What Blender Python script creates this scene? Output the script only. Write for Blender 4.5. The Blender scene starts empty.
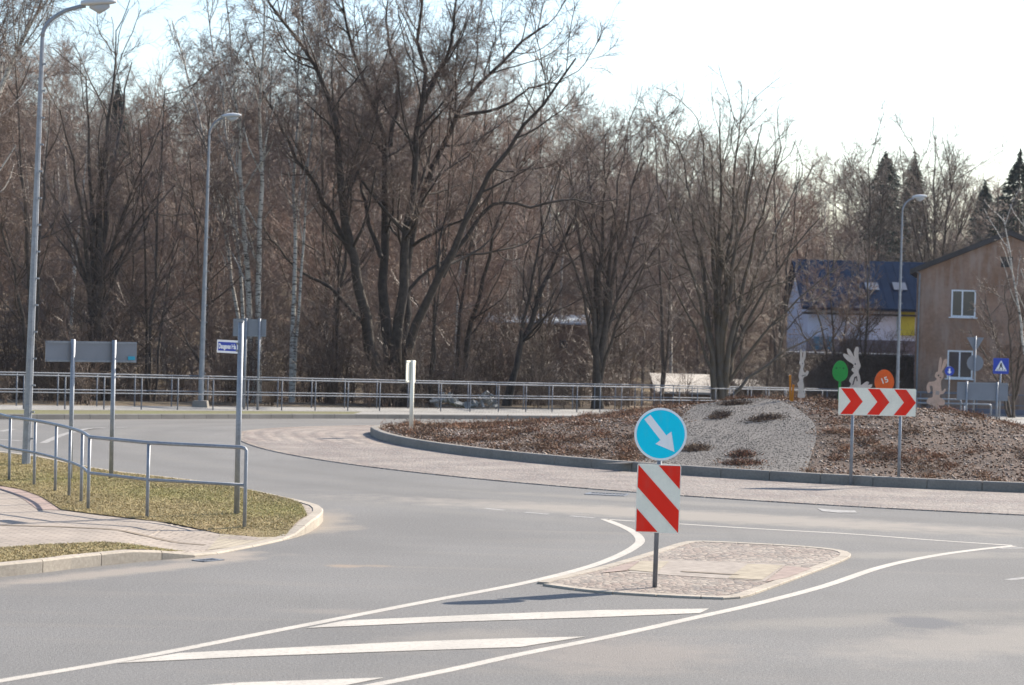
import bpy, bmesh, math, random
import numpy as np
from mathutils import Vector, Matrix
SC = bpy.context.scene
COL = SC.collection
R_ = math.radians
rnd = random.Random(7)

# ------------------------------------------------------------------ camera
FPX = 2400.0
CAMZ = 3.2
cam_d = bpy.data.cameras.new('camera'); cam = bpy.data.objects.new('camera', cam_d); COL.objects.link(cam)
cam_d.sensor_width = 36.0; cam_d.lens = 36.0 * FPX / 1024.0
cam_d.clip_start = 0.1; cam_d.clip_end = 4000
CR = (Matrix.Rotation(R_(90 - 0.895), 3, 'X') @ Matrix.Rotation(R_(1.49), 3, 'Z'))
cam.matrix_world = Matrix.Translation((0, 0, CAMZ)) @ CR.to_4x4()
cam_d.dof.use_dof = True; cam_d.dof.focus_distance = 32.0; cam_d.dof.aperture_fstop = 3.4
SC.camera = cam

# ------------------------------------------------------------------ light
SUN_DIR = Vector((1.1, 0.9, 1.0)).normalized()          # towards the sun
elev = math.asin(SUN_DIR.z); az = math.atan2(SUN_DIR.x, SUN_DIR.y)
sd = bpy.data.lights.new('sun', 'SUN'); so = bpy.data.objects.new('sun', sd); COL.objects.link(so)
sd.energy = 4.2; sd.angle = R_(0.55); sd.color = (1.0, 0.91, 0.78)
so.rotation_euler = (-SUN_DIR).to_track_quat('-Z', 'Y').to_euler()
w = bpy.data.worlds.new('World'); SC.world = w; w.use_nodes = True
nt = w.node_tree
bg = nt.nodes['Background']; sky = nt.nodes.new('ShaderNodeTexSky'); sky.sky_type = 'NISHITA'
sky.sun_disc = False; sky.sun_elevation = elev; sky.sun_rotation = az
sky.air_density = 1.0; sky.dust_density = 1.0; sky.ozone_density = 2.2
nt.links.new(sky.outputs[0], bg.inputs[0]); bg.inputs[1].default_value = 0.10
SC.view_settings.view_transform = 'Standard'; SC.view_settings.look = 'None'
SC.view_settings.exposure = 1.22; SC.view_settings.gamma = 1.0
SC.view_settings.use_curve_mapping = False
SC.render.engine = 'CYCLES'
SC.cycles.max_bounces = 5; SC.cycles.diffuse_bounces = 2; SC.cycles.glossy_bounces = 2
SC.cycles.caustics_reflective = False; SC.cycles.caustics_refractive = False
SC.cycles.use_denoising = True

# ------------------------------------------------------------------ tagging
def tag(o, label=None, cat=None, group=None, kind=None):
    if label: o['label'] = label
    if cat: o['category'] = cat
    if group: o['group'] = group
    if kind: o['kind'] = kind
    return o
def empty(name, loc=(0, 0, 0), rz=0.0, **k):
    o = bpy.data.objects.new(name, None); COL.objects.link(o)
    o.location = loc; o.rotation_euler = (0, 0, rz); o.empty_display_size = .3
    return tag(o, **k)
def link(name, me, parent=None, loc=None, **k):
    o = bpy.data.objects.new(name, me); COL.objects.link(o)
    if parent: o.parent = parent
    if loc is not None: o.location = loc
    return tag(o, **k)
def copy_tree(o, parent=None):
    c = o.copy(); COL.objects.link(c); c.parent = parent
    for ch in list(o.children): copy_tree(ch, c)
    return c

# ------------------------------------------------------------------ materials
def mat(name, col, rough=.8, var=.15, scale=3.0, col2=None, bump=0.0, bscale=40.0, metal=0.0, spec=.4, detail=6.0, fine=0.0, fscale=60.0, bdist=.01):
    m = bpy.data.materials.new(name); m.use_nodes = True
    n = m.node_tree; b = n.nodes['Principled BSDF']
    b.inputs['Roughness'].default_value = rough; b.inputs['Metallic'].default_value = metal
    b.inputs['Specular IOR Level'].default_value = spec
    tc = n.nodes.new('ShaderNodeTexCoord'); co = tc.outputs['Object']
    no = n.nodes.new('ShaderNodeTexNoise'); no.inputs['Scale'].default_value = scale; no.inputs['Detail'].default_value = detail
    no.inputs['Roughness'].default_value = .6
    n.links.new(co, no.inputs['Vector'])
    rp = n.nodes.new('ShaderNodeValToRGB')
    c1 = tuple(max(0, c * (1 - var)) for c in col[:3]) + (1,)
    c2 = (tuple(col2[:3]) + (1,)) if col2 else tuple(min(1, c * (1 + var)) for c in col[:3]) + (1,)
    rp.color_ramp.elements[0].position = .35; rp.color_ramp.elements[0].color = c1
    rp.color_ramp.elements[1].position = .65; rp.color_ramp.elements[1].color = c2
    n.links.new(no.outputs['Fac'], rp.inputs[0]); out = rp.outputs[0]
    if fine > 0:
        f = n.nodes.new('ShaderNodeTexNoise'); f.inputs['Scale'].default_value = fscale; f.inputs['Detail'].default_value = 3
        n.links.new(co, f.inputs['Vector'])
        mr = n.nodes.new('ShaderNodeMapRange'); mr.inputs[1].default_value = .3; mr.inputs[2].default_value = .7
        mr.inputs[3].default_value = 1 - fine; mr.inputs[4].default_value = 1 + fine
        n.links.new(f.outputs['Fac'], mr.inputs[0])
        vm = n.nodes.new('ShaderNodeVectorMath'); vm.operation = 'SCALE'
        n.links.new(out, vm.inputs[0]); n.links.new(mr.outputs[0], vm.inputs['Scale']); out = vm.outputs[0]
    n.links.new(out, b.inputs['Base Color'])
    if bump > 0:
        bn = n.nodes.new('ShaderNodeTexNoise'); bn.inputs['Scale'].default_value = bscale; bn.inputs['Detail'].default_value = 5
        n.links.new(co, bn.inputs['Vector'])
        bp = n.nodes.new('ShaderNodeBump'); bp.inputs['Strength'].default_value = bump; bp.inputs['Distance'].default_value = bdist
        n.links.new(bn.outputs['Fac'], bp.inputs['Height']); n.links.new(bp.outputs[0], b.inputs['Normal'])
    m['out'] = 0
    return m
def N(m, t): return m.node_tree.nodes.new(t)
def base_link(m):
    b = m.node_tree.nodes['Principled BSDF']
    return b, b.inputs['Base Color'].links[0].from_socket
def mixin(m, fac_socket, color, mode='MIX'):
    """mix a colour over the base colour by a factor socket"""
    n = m.node_tree; b, src = base_link(m)
    mx = n.nodes.new('ShaderNodeMix'); mx.data_type = 'RGBA'; mx.blend_type = mode
    n.links.new(fac_socket, mx.inputs['Factor']); n.links.new(src, mx.inputs[6])
    if isinstance(color, tuple): mx.inputs[7].default_value = color + (1,)
    else: n.links.new(color, mx.inputs[7])
    n.links.new(mx.outputs[2], b.inputs['Base Color']); return mx
def ramp(m, sock, a, b_, lo=0.0, hi=1.0):
    mr = N(m, 'ShaderNodeMapRange'); mr.inputs[1].default_value = a; mr.inputs[2].default_value = b_
    mr.inputs[3].default_value = lo; mr.inputs[4].default_value = hi; mr.clamp = True
    m.node_tree.links.new(sock, mr.inputs[0]); return mr.outputs[0]
def noise(m, scale, detail=5, stretch=None, rough=.6):
    n = m.node_tree; tc = N(m, 'ShaderNodeTexCoord'); t = N(m, 'ShaderNodeTexNoise')
    t.inputs['Scale'].default_value = scale; t.inputs['Detail'].default_value = detail; t.inputs['Roughness'].default_value = rough
    s = tc.outputs['Object']
    if stretch:
        mp = N(m, 'ShaderNodeMapping'); mp.inputs['Scale'].default_value = stretch[:3]
        if len(stretch) > 3: mp.inputs['Rotation'].default_value = (0, 0, stretch[3])
        n.links.new(s, mp.inputs[0]); s = mp.outputs[0]
    n.links.new(s, t.inputs['Vector']); return t.outputs['Fac']
def dist_to(m, cx, cy, sx=1.0, sy=1.0, rot=0.0):
    n = m.node_tree; tc = N(m, 'ShaderNodeTexCoord'); mp = N(m, 'ShaderNodeMapping'); mp.vector_type = 'TEXTURE'
    mp.inputs['Location'].default_value = (cx, cy, 0); mp.inputs['Rotation'].default_value = (0, 0, rot)
    mp.inputs['Scale'].default_value = (sx, sy, 1000)
    n.links.new(tc.outputs['Object'], mp.inputs[0])
    ln = N(m, 'ShaderNodeVectorMath'); ln.operation = 'LENGTH'; n.links.new(mp.outputs[0], ln.inputs[0]); return ln.outputs['Value']
def math_(m, op, a, b):
    k = N(m, 'ShaderNodeMath'); k.operation = op
    for i, s in enumerate((a, b)):
        if isinstance(s, (int, float)): k.inputs[i].default_value = s
        else: m.node_tree.links.new(s, k.inputs[i])
    return k.outputs[0]

M = {}
M['galv'] = mat('galvanised_steel', (.27, .285, .31), .5, .12, 6, metal=.3, spec=.4, fine=.1, fscale=30)
M['rail'] = mat('railing_steel', (.15, .165, .195), .6, .12, 6, metal=.1, spec=.25)
M['galv_dark'] = mat('weathered_steel', (.20, .21, .23), .5, .15, 6, metal=.4)
M['sign_back'] = mat('sign_back_grey', (.23, .24, .27), .5, .06, 2, metal=.25)
M['white'] = mat('sign_white', (.93, .88, .73), .35, .03, 3, fine=.03, fscale=25, spec=.15)
M['white2'] = mat('sign_pure_white', (.95, .94, .92), .35, .02, 3, spec=.15)
M['red'] = mat('sign_red', (.92, .028, .012), .35, .04, 3, spec=.15)
M['cyan'] = mat('sign_light_blue', (.0, .72, .93), .35, .03, 3, spec=.15)
for k_ in ('white', 'white2', 'red', 'cyan'):
    m = M[k_]; mixin(m, ramp(m, noise(m, 5, 7, (1, 1, .35)), .52, .75, 0, .16), (.30, .27, .22))
M['blue'] = mat('sign_blue', (.02, .06, .42), .4, .05, 3)
M['black'] = mat('black_paint', (.02, .02, .02), .5)
M['kerb'] = mat('kerb_concrete', (.35, .305, .25), .85, .12, 1.2, bump=.4, bscale=60, fine=.12, fscale=25)
M['kerb_grey'] = mat('kerb_grey_concrete', (.22, .20, .175), .85, .12, 1.2, bump=.4, bscale=60, fine=.12, fscale=25)
M['kerb_far_shaded'] = mat('kerb_shaded_concrete', (.13, .125, .12), .85, .15, 1.2)  # grey kerb concrete again, shade of its road face put into the colour
M['verge_green'] = mat('dull_turf', (.17, .15, .075), .95, .2, .9, col2=(.13, .135, .05), fine=.3, fscale=20)
M['soil'] = mat('soil', (.11, .085, .06), .95, .35, .6, bump=.6, bscale=8, bdist=.05, fine=.4, fscale=14)
M['litter'] = mat('leaf_litter', (.115, .08, .055), .95, .35, .35, col2=(.17, .13, .08), bump=.6, bscale=4, bdist=.1, fine=.5, fscale=5)
M['turf'] = mat('turf', (.30, .22, .11), .95, .2, .9, col2=(.20, .165, .07), bump=.5, bscale=30, fine=.35, fscale=30)
M['bark'] = mat('dark_bark', (.05, .039, .031), .75, .35, 5, bump=.5, bscale=14, bdist=.03, spec=.35)
M['bark_grey'] = mat('grey_bark', (.085, .066, .052), .75, .35, 5, bump=.5, bscale=14, bdist=.03, spec=.35)
M['bark_ochre'] = mat('ochre_bark', (.13, .095, .055), .75, .35, 3, col2=(.09, .08, .07), bump=.5, bscale=14, bdist=.03, spec=.35)
M['twig'] = mat('dark_twig', (.125, .080, .058), .45, .3, 2, spec=.5)
M['twig_red'] = mat('red_brown_twig', (.19, .105, .07), .45, .3, .25, spec=.4)
M['twig_grey'] = mat('grey_twig', (.18, .135, .10), .45, .25, 2, spec=.4)
M['twig_forest'] = mat('forest_twig', (.24, .145, .105), .6, .25, .06, col2=(.23, .175, .14), spec=.3)
M['brush'] = mat('undergrowth_stems', (.085, .058, .044), .6, .3, .4, spec=.4)
M['needle'] = mat('spruce_needles', (.045, .062, .045), .7, .3, .8)
# birch bark: white with dark lenticels
m = M['birch'] = mat('birch_bark', (.50, .47, .42), .6, .1, 3)
mixin(m, ramp(m, noise(m, 3.5, 6, (1, 1, 5)), .52, .6), (.05, .045, .04))
# asphalt
m = M['asphalt'] = mat('asphalt', (.160, .155, .149), .88, .09, .25, bump=.8, bscale=60, fine=.26, fscale=34, spec=.3)
mixin(m, ramp(m, noise(m, 90, 2), .62, .70, 0, .35), (.30, .29, .27))
mixin(m, ramp(m, noise(m, .8, 6, (.25, 2.2, 1, .5)), .54, .72, 0, .38), (.215, .195, .172))
mixin(m, ramp(m, noise(m, 1.1, 6, (2.0, .3, 1, -.5)), .56, .74, 0, .3), (.125, .122, .12))
dd_ = dist_to(m, 12.9, 57.7); dd_ = math_(m, 'ADD', dd_, math_(m, 'MULTIPLY', noise(m, .35, 4), 1.2))
for r_, w_, c_, a_ in ((21.2, .5, (.13, .124, .117), .4), (23.0, .5, (.13, .124, .117), .4), (22.1, .4, (.20, .188, .17), .3), (25.0, .6, (.20, .188, .17), .35)):
    k_ = math_(m, 'ABSOLUTE', math_(m, 'SUBTRACT', dd_, r_ + .6), 0.0); mixin(m, ramp(m, k_, 0, w_, a_, 0), c_)
mixin(m, ramp(m, noise(m, 28, 3), .60, .72, 0, .30), (.10, .096, .09))
def dirt(m, cx, cy, sx, sy, rot, col, amt, soft=.6):
    d = dist_to(m, cx, cy, sx, sy, rot)
    d2 = math_(m, 'ADD', d, math_(m, 'MULTIPLY', math_(m, 'SUBTRACT', noise(m, 2.2, 6), .5), 1.3))
    mixin(m, ramp(m, d2, 1 - soft, 1.0, amt, 0), col)
# markings
m = M['paint'] = mat('road_paint', (.46, .425, .375), .8, .05, 2, fine=.06, fscale=30)
mixin(m, ramp(m, noise(m, 20, 6), .50, .66, 0, .6), (.25, .235, .215))
mixin(m, ramp(m, noise(m, 1.3, 5), .45, .65, 0, .35), (.30, .28, .25))
m = M['paint_old'] = mat('worn_road_paint', (.31, .30, .285), .8, .08, 2, fine=.1, fscale=30)
mixin(m, ramp(m, noise(m, 12, 6), .46, .6, 0, .7), (.2, .19, .18))
# pavers
def brick_mat(name, c1, c2, mortar, bw, bh, rot=0.0, ms=.012, off=.5):
    m = mat(name, c1, .9, .08, 1.0, bump=0)
    n = m.node_tree; tc = N(m, 'ShaderNodeTexCoord'); mp = N(m, 'ShaderNodeMapping'); mp.inputs['Rotation'].default_value = (0, 0, rot)
    n.links.new(tc.outputs['Object'], mp.inputs[0])
    br = N(m, 'ShaderNodeTexBrick'); br.inputs['Scale'].default_value = 1.0; br.offset = off
    br.inputs['Brick Width'].default_value = bw; br.inputs['Row Height'].default_value = bh; br.inputs['Mortar Size'].default_value = ms
    br.inputs['Mortar Smooth'].default_value = .1
    br.inputs['Color1'].default_value = c1 + (1,); br.inputs['Color2'].default_value = c2 + (1,); br.inputs['Mortar'].default_value = mortar + (1,)
    n.links.new(mp.outputs[0], br.inputs['Vector'])
    b, src = base_link(m)
    mx = N(m, 'ShaderNodeMix'); mx.data_type = 'RGBA'; mx.blend_type = 'MULTIPLY'; mx.inputs['Factor'].default_value = .8
    n.links.new(br.outputs['Color'], mx.inputs[6])
    nz = N(m, 'ShaderNodeVectorMath'); nz.operation = 'SCALE'; n.links.new(ramp(m, noise(m, 1.5, 6), .3, .7, .8, 1.2), nz.inputs['Scale'])
    nz.inputs[0].default_value = (1, 1, 1); n.links.new(nz.outputs[0], mx.inputs[7]); n.links.new(mx.outputs[2], b.inputs['Base Color'])
    bp = N(m, 'ShaderNodeBump'); bp.inputs['Strength'].default_value = .6; bp.inputs['Distance'].default_value = .01; bp.invert = True
    n.links.new(br.outputs['Fac'], bp.inputs['Height']); n.links.new(bp.outputs[0], b.inputs['Normal'])
    return m
M['pavers'] = brick_mat('pavers', (.35, .295, .245), (.30, .255, .215), (.22, .185, .155), .22, .115, R_(14))
M['pavers_red'] = brick_mat('red_pavers', (.36, .26, .225), (.33, .24, .205), (.22, .18, .15), .22, .115, R_(-35))
M['tactile'] = brick_mat('tactile_paving', (.38, .325, .24), (.35, .30, .22), (.27, .23, .18), .12, .12, R_(14), .02, 0)
M['tactile_flat'] = mat('tactile_slabs', (.31, .265, .20), .9, .10, 3, fine=.14, fscale=9)
M['red_flat'] = mat('worn_red_pavers', (.28, .215, .185), .9, .10, 3, fine=.14, fscale=9)
M['paver_flat'] = mat('worn_pavers', (.29, .25, .215), .9, .08, 2, fine=.12, fscale=8)
M['path'] = brick_mat('footpath_pavers', (.33, .32, .30), (.29, .28, .265), (.18, .17, .16), .22, .115, 0)
# cobbles
def cobble_mat(name, scale, ca, cb, gap, arcs=False):
    m = mat(name, ca, .85, .1, 1.0)
    n = m.node_tree; tc = N(m, 'ShaderNodeTexCoord')
    v1 = N(m, 'ShaderNodeTexVoronoi'); v1.inputs['Scale'].default_value = scale; v1.inputs['Randomness'].default_value = .85
    v2 = N(m, 'ShaderNodeTexVoronoi'); v2.feature = 'DISTANCE_TO_EDGE'; v2.inputs['Scale'].default_value = scale; v2.inputs['Randomness'].default_value = .85
    for v in (v1, v2): n.links.new(tc.outputs['Object'], v.inputs['Vector'])
    b, src = base_link(m)
    sp = N(m, 'ShaderNodeSeparateColor'); n.links.new(v1.outputs['Color'], sp.inputs[0])
    cr = N(m, 'ShaderNodeValToRGB'); cr.color_ramp.elements[0].color = ca + (1,); cr.color_ramp.elements[1].color = cb + (1,)
    e = cr.color_ramp.elements.new(.5); e.color = tuple((ca[i] * .5 + cb[i] * .5) * (1.0, .88, .85)[i] for i in range(3)) + (1,)
    n.links.new(sp.outputs[0], cr.inputs[0]); n.links.new(cr.outputs[0], b.inputs['Base Color'])
    mixin(m, ramp(m, v2.outputs['Distance'], .0, .11, 1, 0), gap)
    mixin(m, ramp(m, noise(m, .9, 7), .42, .7, 0, .55), (.34, .30, .255))
    bp = N(m, 'ShaderNodeBump'); bp.inputs['Strength'].default_value = .7; bp.inputs['Distance'].default_value = .012
    h = ramp(m, v2.outputs['Distance'], 0, .3)
    if arcs:
        d = dist_to(m, arcs[0], arcs[1]); s = math_(m, 'SINE', math_(m, 'MULTIPLY', d, 2 * math.pi / .42), 0.0)
        h = math_(m, 'ADD', h, math_(m, 'MULTIPLY', s, 1.0))
    n.links.new(h, bp.inputs['Height']); n.links.new(bp.outputs[0], b.inputs['Normal'])
    return m
M['cobble'] = cobble_mat('granite_setts', 10.0, (.235, .212, .197), (.175, .16, .15), (.13, .11, .095))
M['cobble_big'] = cobble_mat('field_cobbles', 10.5, (.33, .285, .24), (.17, .152, .138), (.10, .085, .07))
M['cobble_arc'] = cobble_mat('setts_in_arcs', 7.5, (.27, .235, .21), (.19, .17, .155), (.12, .10, .085), (11.8, 58.9))

# ------------------------------------------------------------------ projection helpers (measured points to places on the ground)
CP = Vector((0, 0, CAMZ))
def ray(u, v): return CR @ Vector((u - 512.0, -(v - 342.5), -FPX))
def at(u, v, Y):
    d = ray(u, v); return CP + d * (Y / d.y)
def G(u, v, z=0.0, hf=None):
    d = ray(u, v)
    if hf is None: return CP + d * ((z - CAMZ) / d.z)
    y = 15.0
    while y < 300:
        p = CP + d * (y / d.y)
        if p.z <= hf(p.x, p.y): break
        y += .05
    return CP + d * (y / d.y)
def ss(a, b, x):
    t = max(0.0, min(1.0, (x - a) / (b - a))); return t * t * (3 - 2 * t)
FENCE = [(-60, 62), (-30, 65), (-16, 67.8), (-8.8, 77.3), (-3, 84), (3.3, 91.3), (8, 99), (15, 109), (24, 113), (40, 114), (90, 110)]
KERBL = [(-60, 55), (-30, 58), (-14, 62.0), (-9.5, 69.5), (-5.4, 75.8), (0, 81.3), (6, 86.5), (12, 89.5), (20, 91), (32, 88), (50, 82), (90, 74)]
def interp(L, x):
    if x <= L[0][0]: return L[0][1]
    for a, b in zip(L, L[1:]):
        if x <= b[0]: return a[1] + (b[1] - a[1]) * (x - a[0]) / (b[0] - a[0])
    return L[-1][1]
def smooth(L, step=1.0, w=2.5):
    xs = np.arange(L[0][0], L[-1][0] + step, step); ys = np.array([interp(L, x) for x in xs])
    k = np.exp(-np.linspace(-2, 2, int(4 * w / step) | 1) ** 2); k /= k.sum(); p = len(k) // 2
    yp = np.pad(ys, p, mode='edge'); return list(zip(xs.tolist(), np.convolve(yp, k, 'valid').tolist()))
FEN = smooth(FENCE); KRB = smooth(KERBL)
def slope(y): return -.028 * max(0.0, y - 57.0)
def terrain(x, y):
    yf = interp(FEN, x)
    z = slope(min(y, yf))
    d = y - yf
    if d > 10:
        dip = ss(10, 26, d) * 2.6
        hmax = 10.5 * (1 - ss(-5, 40, x - 8)) + 5
        hill = ss(30, 190, d) * hmax
        z = z - dip + hill
    return z

# ------------------------------------------------------------------ mesh helpers
class MB:
    def __init__(s): s.v = []; s.f = []; s.mi = []
    def add(s, vs, fs, mi=0):
        o = len(s.v); s.v += [tuple(v) for v in vs]; s.f += [tuple(i + o for i in f) for f in fs]; s.mi += [mi] * len(fs)
    def box(s, c, size, rot=None, mi=0, taper=1.0):
        a, b, h = (q / 2 for q in size); vs = []
        for z in (-h, h):
            t = taper if z > 0 else 1
            for x, y in ((-a, -b), (a, -b), (a, b), (-a, b)): vs.append(Vector((x * t, y * t, z)))
        if rot is not None: vs = [rot @ v for v in vs]
        vs = [v + Vector(c) for v in vs]
        s.add(vs, [(3, 2, 1, 0), (4, 5, 6, 7), (0, 1, 5, 4), (1, 2, 6, 5), (2, 3, 7, 6), (3, 0, 4, 7)], mi)
    def tube(s, pts, rad, n=8, mi=0, cap=True, closed=False):
        pts = [Vector(p) for p in pts]; k = len(pts)
        if not isinstance(rad, (list, tuple)): rad = [rad] * k
        ref = Vector((0, 0, 1)); rings = []
        for i, p in enumerate(pts):
            t = (pts[min(i + 1, k - 1)] - pts[max(i - 1, 0)]).normalized()
            r = Vector((1, 0, 0)) if abs(t.dot(ref)) > .95 else ref
            u = t.cross(r).normalized(); w_ = u.cross(t).normalized()
            if i and rings:
                u0 = rings[-1][1]; u = (u0 - t * u0.dot(t)).normalized(); w_ = u.cross(t).normalized()
            rings.append(([p + (u * math.cos(2 * math.pi * j / n + .39) + w_ * math.sin(2 * math.pi * j / n + .39)) * rad[i] for j in range(n)], u))
        vs = [q for r in rings for q in r[0]]; fs = []
        for i in range(k - 1):
            for j in range(n):
                a = i * n + j; b = i * n + (j + 1) % n; fs.append((a, b, b + n, a + n))
        if cap: fs.append(tuple(range(n))); fs.append(tuple(range((k - 1) * n + n - 1, (k - 1) * n - 1, -1)))
        s.add(vs, fs, mi)
    def prism(s, poly, thick, M_, mi=0, z0=0.0):
        """poly in local xz plane (x right, z up), extruded along local y from z0 to z0+thick; M_ a 4x4"""
        n = len(poly)
        a = [M_ @ Vector((x, z0, z)) for x, z in poly]; b = [M_ @ Vector((x, z0 + thick, z)) for x, z in poly]
        s.add(a + b, [tuple(range(n)), tuple(range(2 * n - 1, n - 1, -1))] + [(i, (i + 1) % n + 0, (i + 1) % n + n, i + n)[::-1] for i in range(n)], mi)
    def mesh(s, name, mats, smooth=False, fix=True):
        me = bpy.data.meshes.new(name); me.from_pydata(s.v, [], s.f)
        for m in (mats if isinstance(mats, (list, tuple)) else [mats]): me.materials.append(m)
        me.polygons.foreach_set('material_index', s.mi)
        if fix:
            b = bmesh.new(); b.from_mesh(me); bmesh.ops.recalc_face_normals(b, faces=b.faces); b.to_mesh(me); b.free()
        if smooth: me.polygons.foreach_set('use_smooth', [True] * len(me.polygons))
        me.update(); return me
    def build(s, name, mats, parent=None, smooth=False, loc=None, fix=True, **k):
        return link(name, s.mesh(name, mats, smooth, fix), parent, loc, **k)

def poly_region(name, pts, zf, mats, maxlen=1.0, parent=None, **k):
    """flat polygon draped on zf(x,y)"""
    b = bmesh.new(); vs = [b.verts.new((p[0], p[1], 0)) for p in pts]; b.faces.new(vs)
    bmesh.ops.triangulate(b, faces=b.faces[:])
    for _ in range(7):
        es = [e for e in b.edges if e.calc_length() > maxlen]
        if not es: break
        bmesh.ops.subdivide_edges(b, edges=es, cuts=1); bmesh.ops.triangulate(b, faces=[f for f in b.faces if len(f.verts) > 3])
    for v in b.verts: v.co.z = zf(v.co.x, v.co.y)
    for f in b.faces:
        f.normal_update()
        if f.normal.z < 0: f.normal_flip()
    me = bpy.data.meshes.new(name); b.to_mesh(me); b.free()
    for m in (mats if isinstance(mats, (list, tuple)) else [mats]): me.materials.append(m)
    return link(name, me, parent, **k)
def catmull(P, n=8, closed=False):
    P = [Vector((p[0], p[1], 0)) if len(p) < 3 else Vector(p) for p in P]; out = []
    k = len(P); rng = range(k if closed else k - 1)
    for i in rng:
        p0 = P[(i - 1) % k] if (closed or i > 0) else P[i] * 2 - P[i + 1]
        p1 = P[i]; p2 = P[(i + 1) % k]
        p3 = P[(i + 2) % k] if (closed or i + 2 < k) else p2 * 2 - p1
        for j in range(n):
            t = j / n
            out.append(.5 * ((2 * p1) + (p2 - p0) * t + (2 * p0 - 5 * p1 + 4 * p2 - p3) * t * t + (3 * p1 - p0 - 3 * p2 + p3) * t ** 3))
    if not closed: out.append(P[-1])
    return out
def resample(P, step):
    P = [Vector(p) for p in P]; out = [P[0]]; acc = 0.0
    for a, b in zip(P, P[1:]):
        L = (b - a).length; d = step - acc
        while d <= L and L > 0:
            out.append(a.lerp(b, d / L)); d += step
        acc = L - (d - step)
    if (out[-1] - P[-1]).length > step * .3: out.append(P[-1])
    return out
def offset(P, d):
    out = []
    for i, p in enumerate(P):
        t = (P[min(i + 1, len(P) - 1)] - P[max(i - 1, 0)]); t.z = 0; t.normalize()
        out.append(p + Vector((t.y, -t.x, 0)) * d)     # d > 0: to the right of travel
    return out
def strip(name, P, width, zf, m, **k):
    A = offset(P, -width / 2); B = offset(P, width / 2); mb = MB()
    vs = []
    for a, b in zip(A, B): vs += [(a.x, a.y, zf(a.x, a.y)), (b.x, b.y, zf(b.x, b.y))]
    mb.add(vs, [(2 * i, 2 * i + 1, 2 * i + 3, 2 * i + 2) for i in range(len(P) - 1)])
    return mb.build(name, m, kind='structure', fix=False, **k)
def kerb(name, P, width, top, bottom, m, stone=1.0, side=1, **k):
    """row of kerb stones; P is the outer (road) edge, the stones lie to the side"""
    P = [Vector((p[0], p[1], 0)) for p in P]; P = resample(P, stone / 2); Q = offset(P, width * side); mb = MB()
    for i in range(0, len(P) - 2, 2):
        for j0 in (0, 1):
            a, b, c, d = P[i + j0], P[i + j0 + 1], Q[i + j0 + 1], Q[i + j0]
            e0 = .006 if j0 == 0 else 0; e1 = .006 if j0 == 1 else 0
            L = max((b - a).length, .01); t = (b - a) / L
            a = a + t * e0; d = d + t * e0; b = b - t * e1; c = c - t * e1
            n = (d - a).normalized()
            bev = .008 if name == 'splitter_kerb' else .02
            vs = []
            for p, ins in ((a, 0), (a, 1), (d, 2), (d, 3), (b, 0), (b, 1), (c, 2), (c, 3)):
                zt = top(p.x, p.y); zb = bottom(p.x, p.y)
                if ins == 0: vs += [(p.x, p.y, zb), (p.x, p.y, zt - bev)]
                elif ins == 1: vs += [(p.x + n.x * bev, p.y + n.y * bev, zt)]
                elif ins == 2: vs += [(p.x, p.y, zt)]
                else: vs += [(p.x, p.y, zb)]
            # start ring 0..4, end ring 5..9
            mb.add(vs, [(r, (r + 1) % 5, (r + 1) % 5 + 5, r + 5) for r in range(5)] + [(4, 3, 2, 1, 0), (5, 6, 7, 8, 9)])
    return mb.build(name, m, kind='structure', **k)

# ------------------------------------------------------------------ ground
def axis(segs):
    out = []
    for a, b, s in segs: out += list(np.arange(a, b, s))
    return out + [segs[-1][1]]
def grid_mesh(name, xs, ys, zf, m, **k):
    nx, ny = len(xs), len(ys)
    vs = [(x, y, zf(x, y)) for y in ys for x in xs]
    fs = [(j * nx + i, j * nx + i + 1, (j + 1) * nx + i + 1, (j + 1) * nx + i) for j in range(ny - 1) for i in range(nx - 1)]
    me = bpy.data.meshes.new(name); me.from_pydata(vs, [], fs); me.materials.append(m)
    me.polygons.foreach_set('use_smooth', [True] * len(fs)); return link(name, me, **k)
gx = axis([(-1500, -200, 130), (-200, -60, 14), (-60, 70, 2), (70, 200, 13), (200, 1500, 130)])
gy = axis([(-300, -20, 28), (-20, 50, 5), (50, 140, 1.5), (140, 320, 6), (320, 2400, 130)])
grid_mesh('ground', gx, gy, lambda x, y: terrain(x, y) - (.05 if y < interp(FEN, x) + 3.2 else 0.0), M['litter'], kind='structure')

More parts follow.
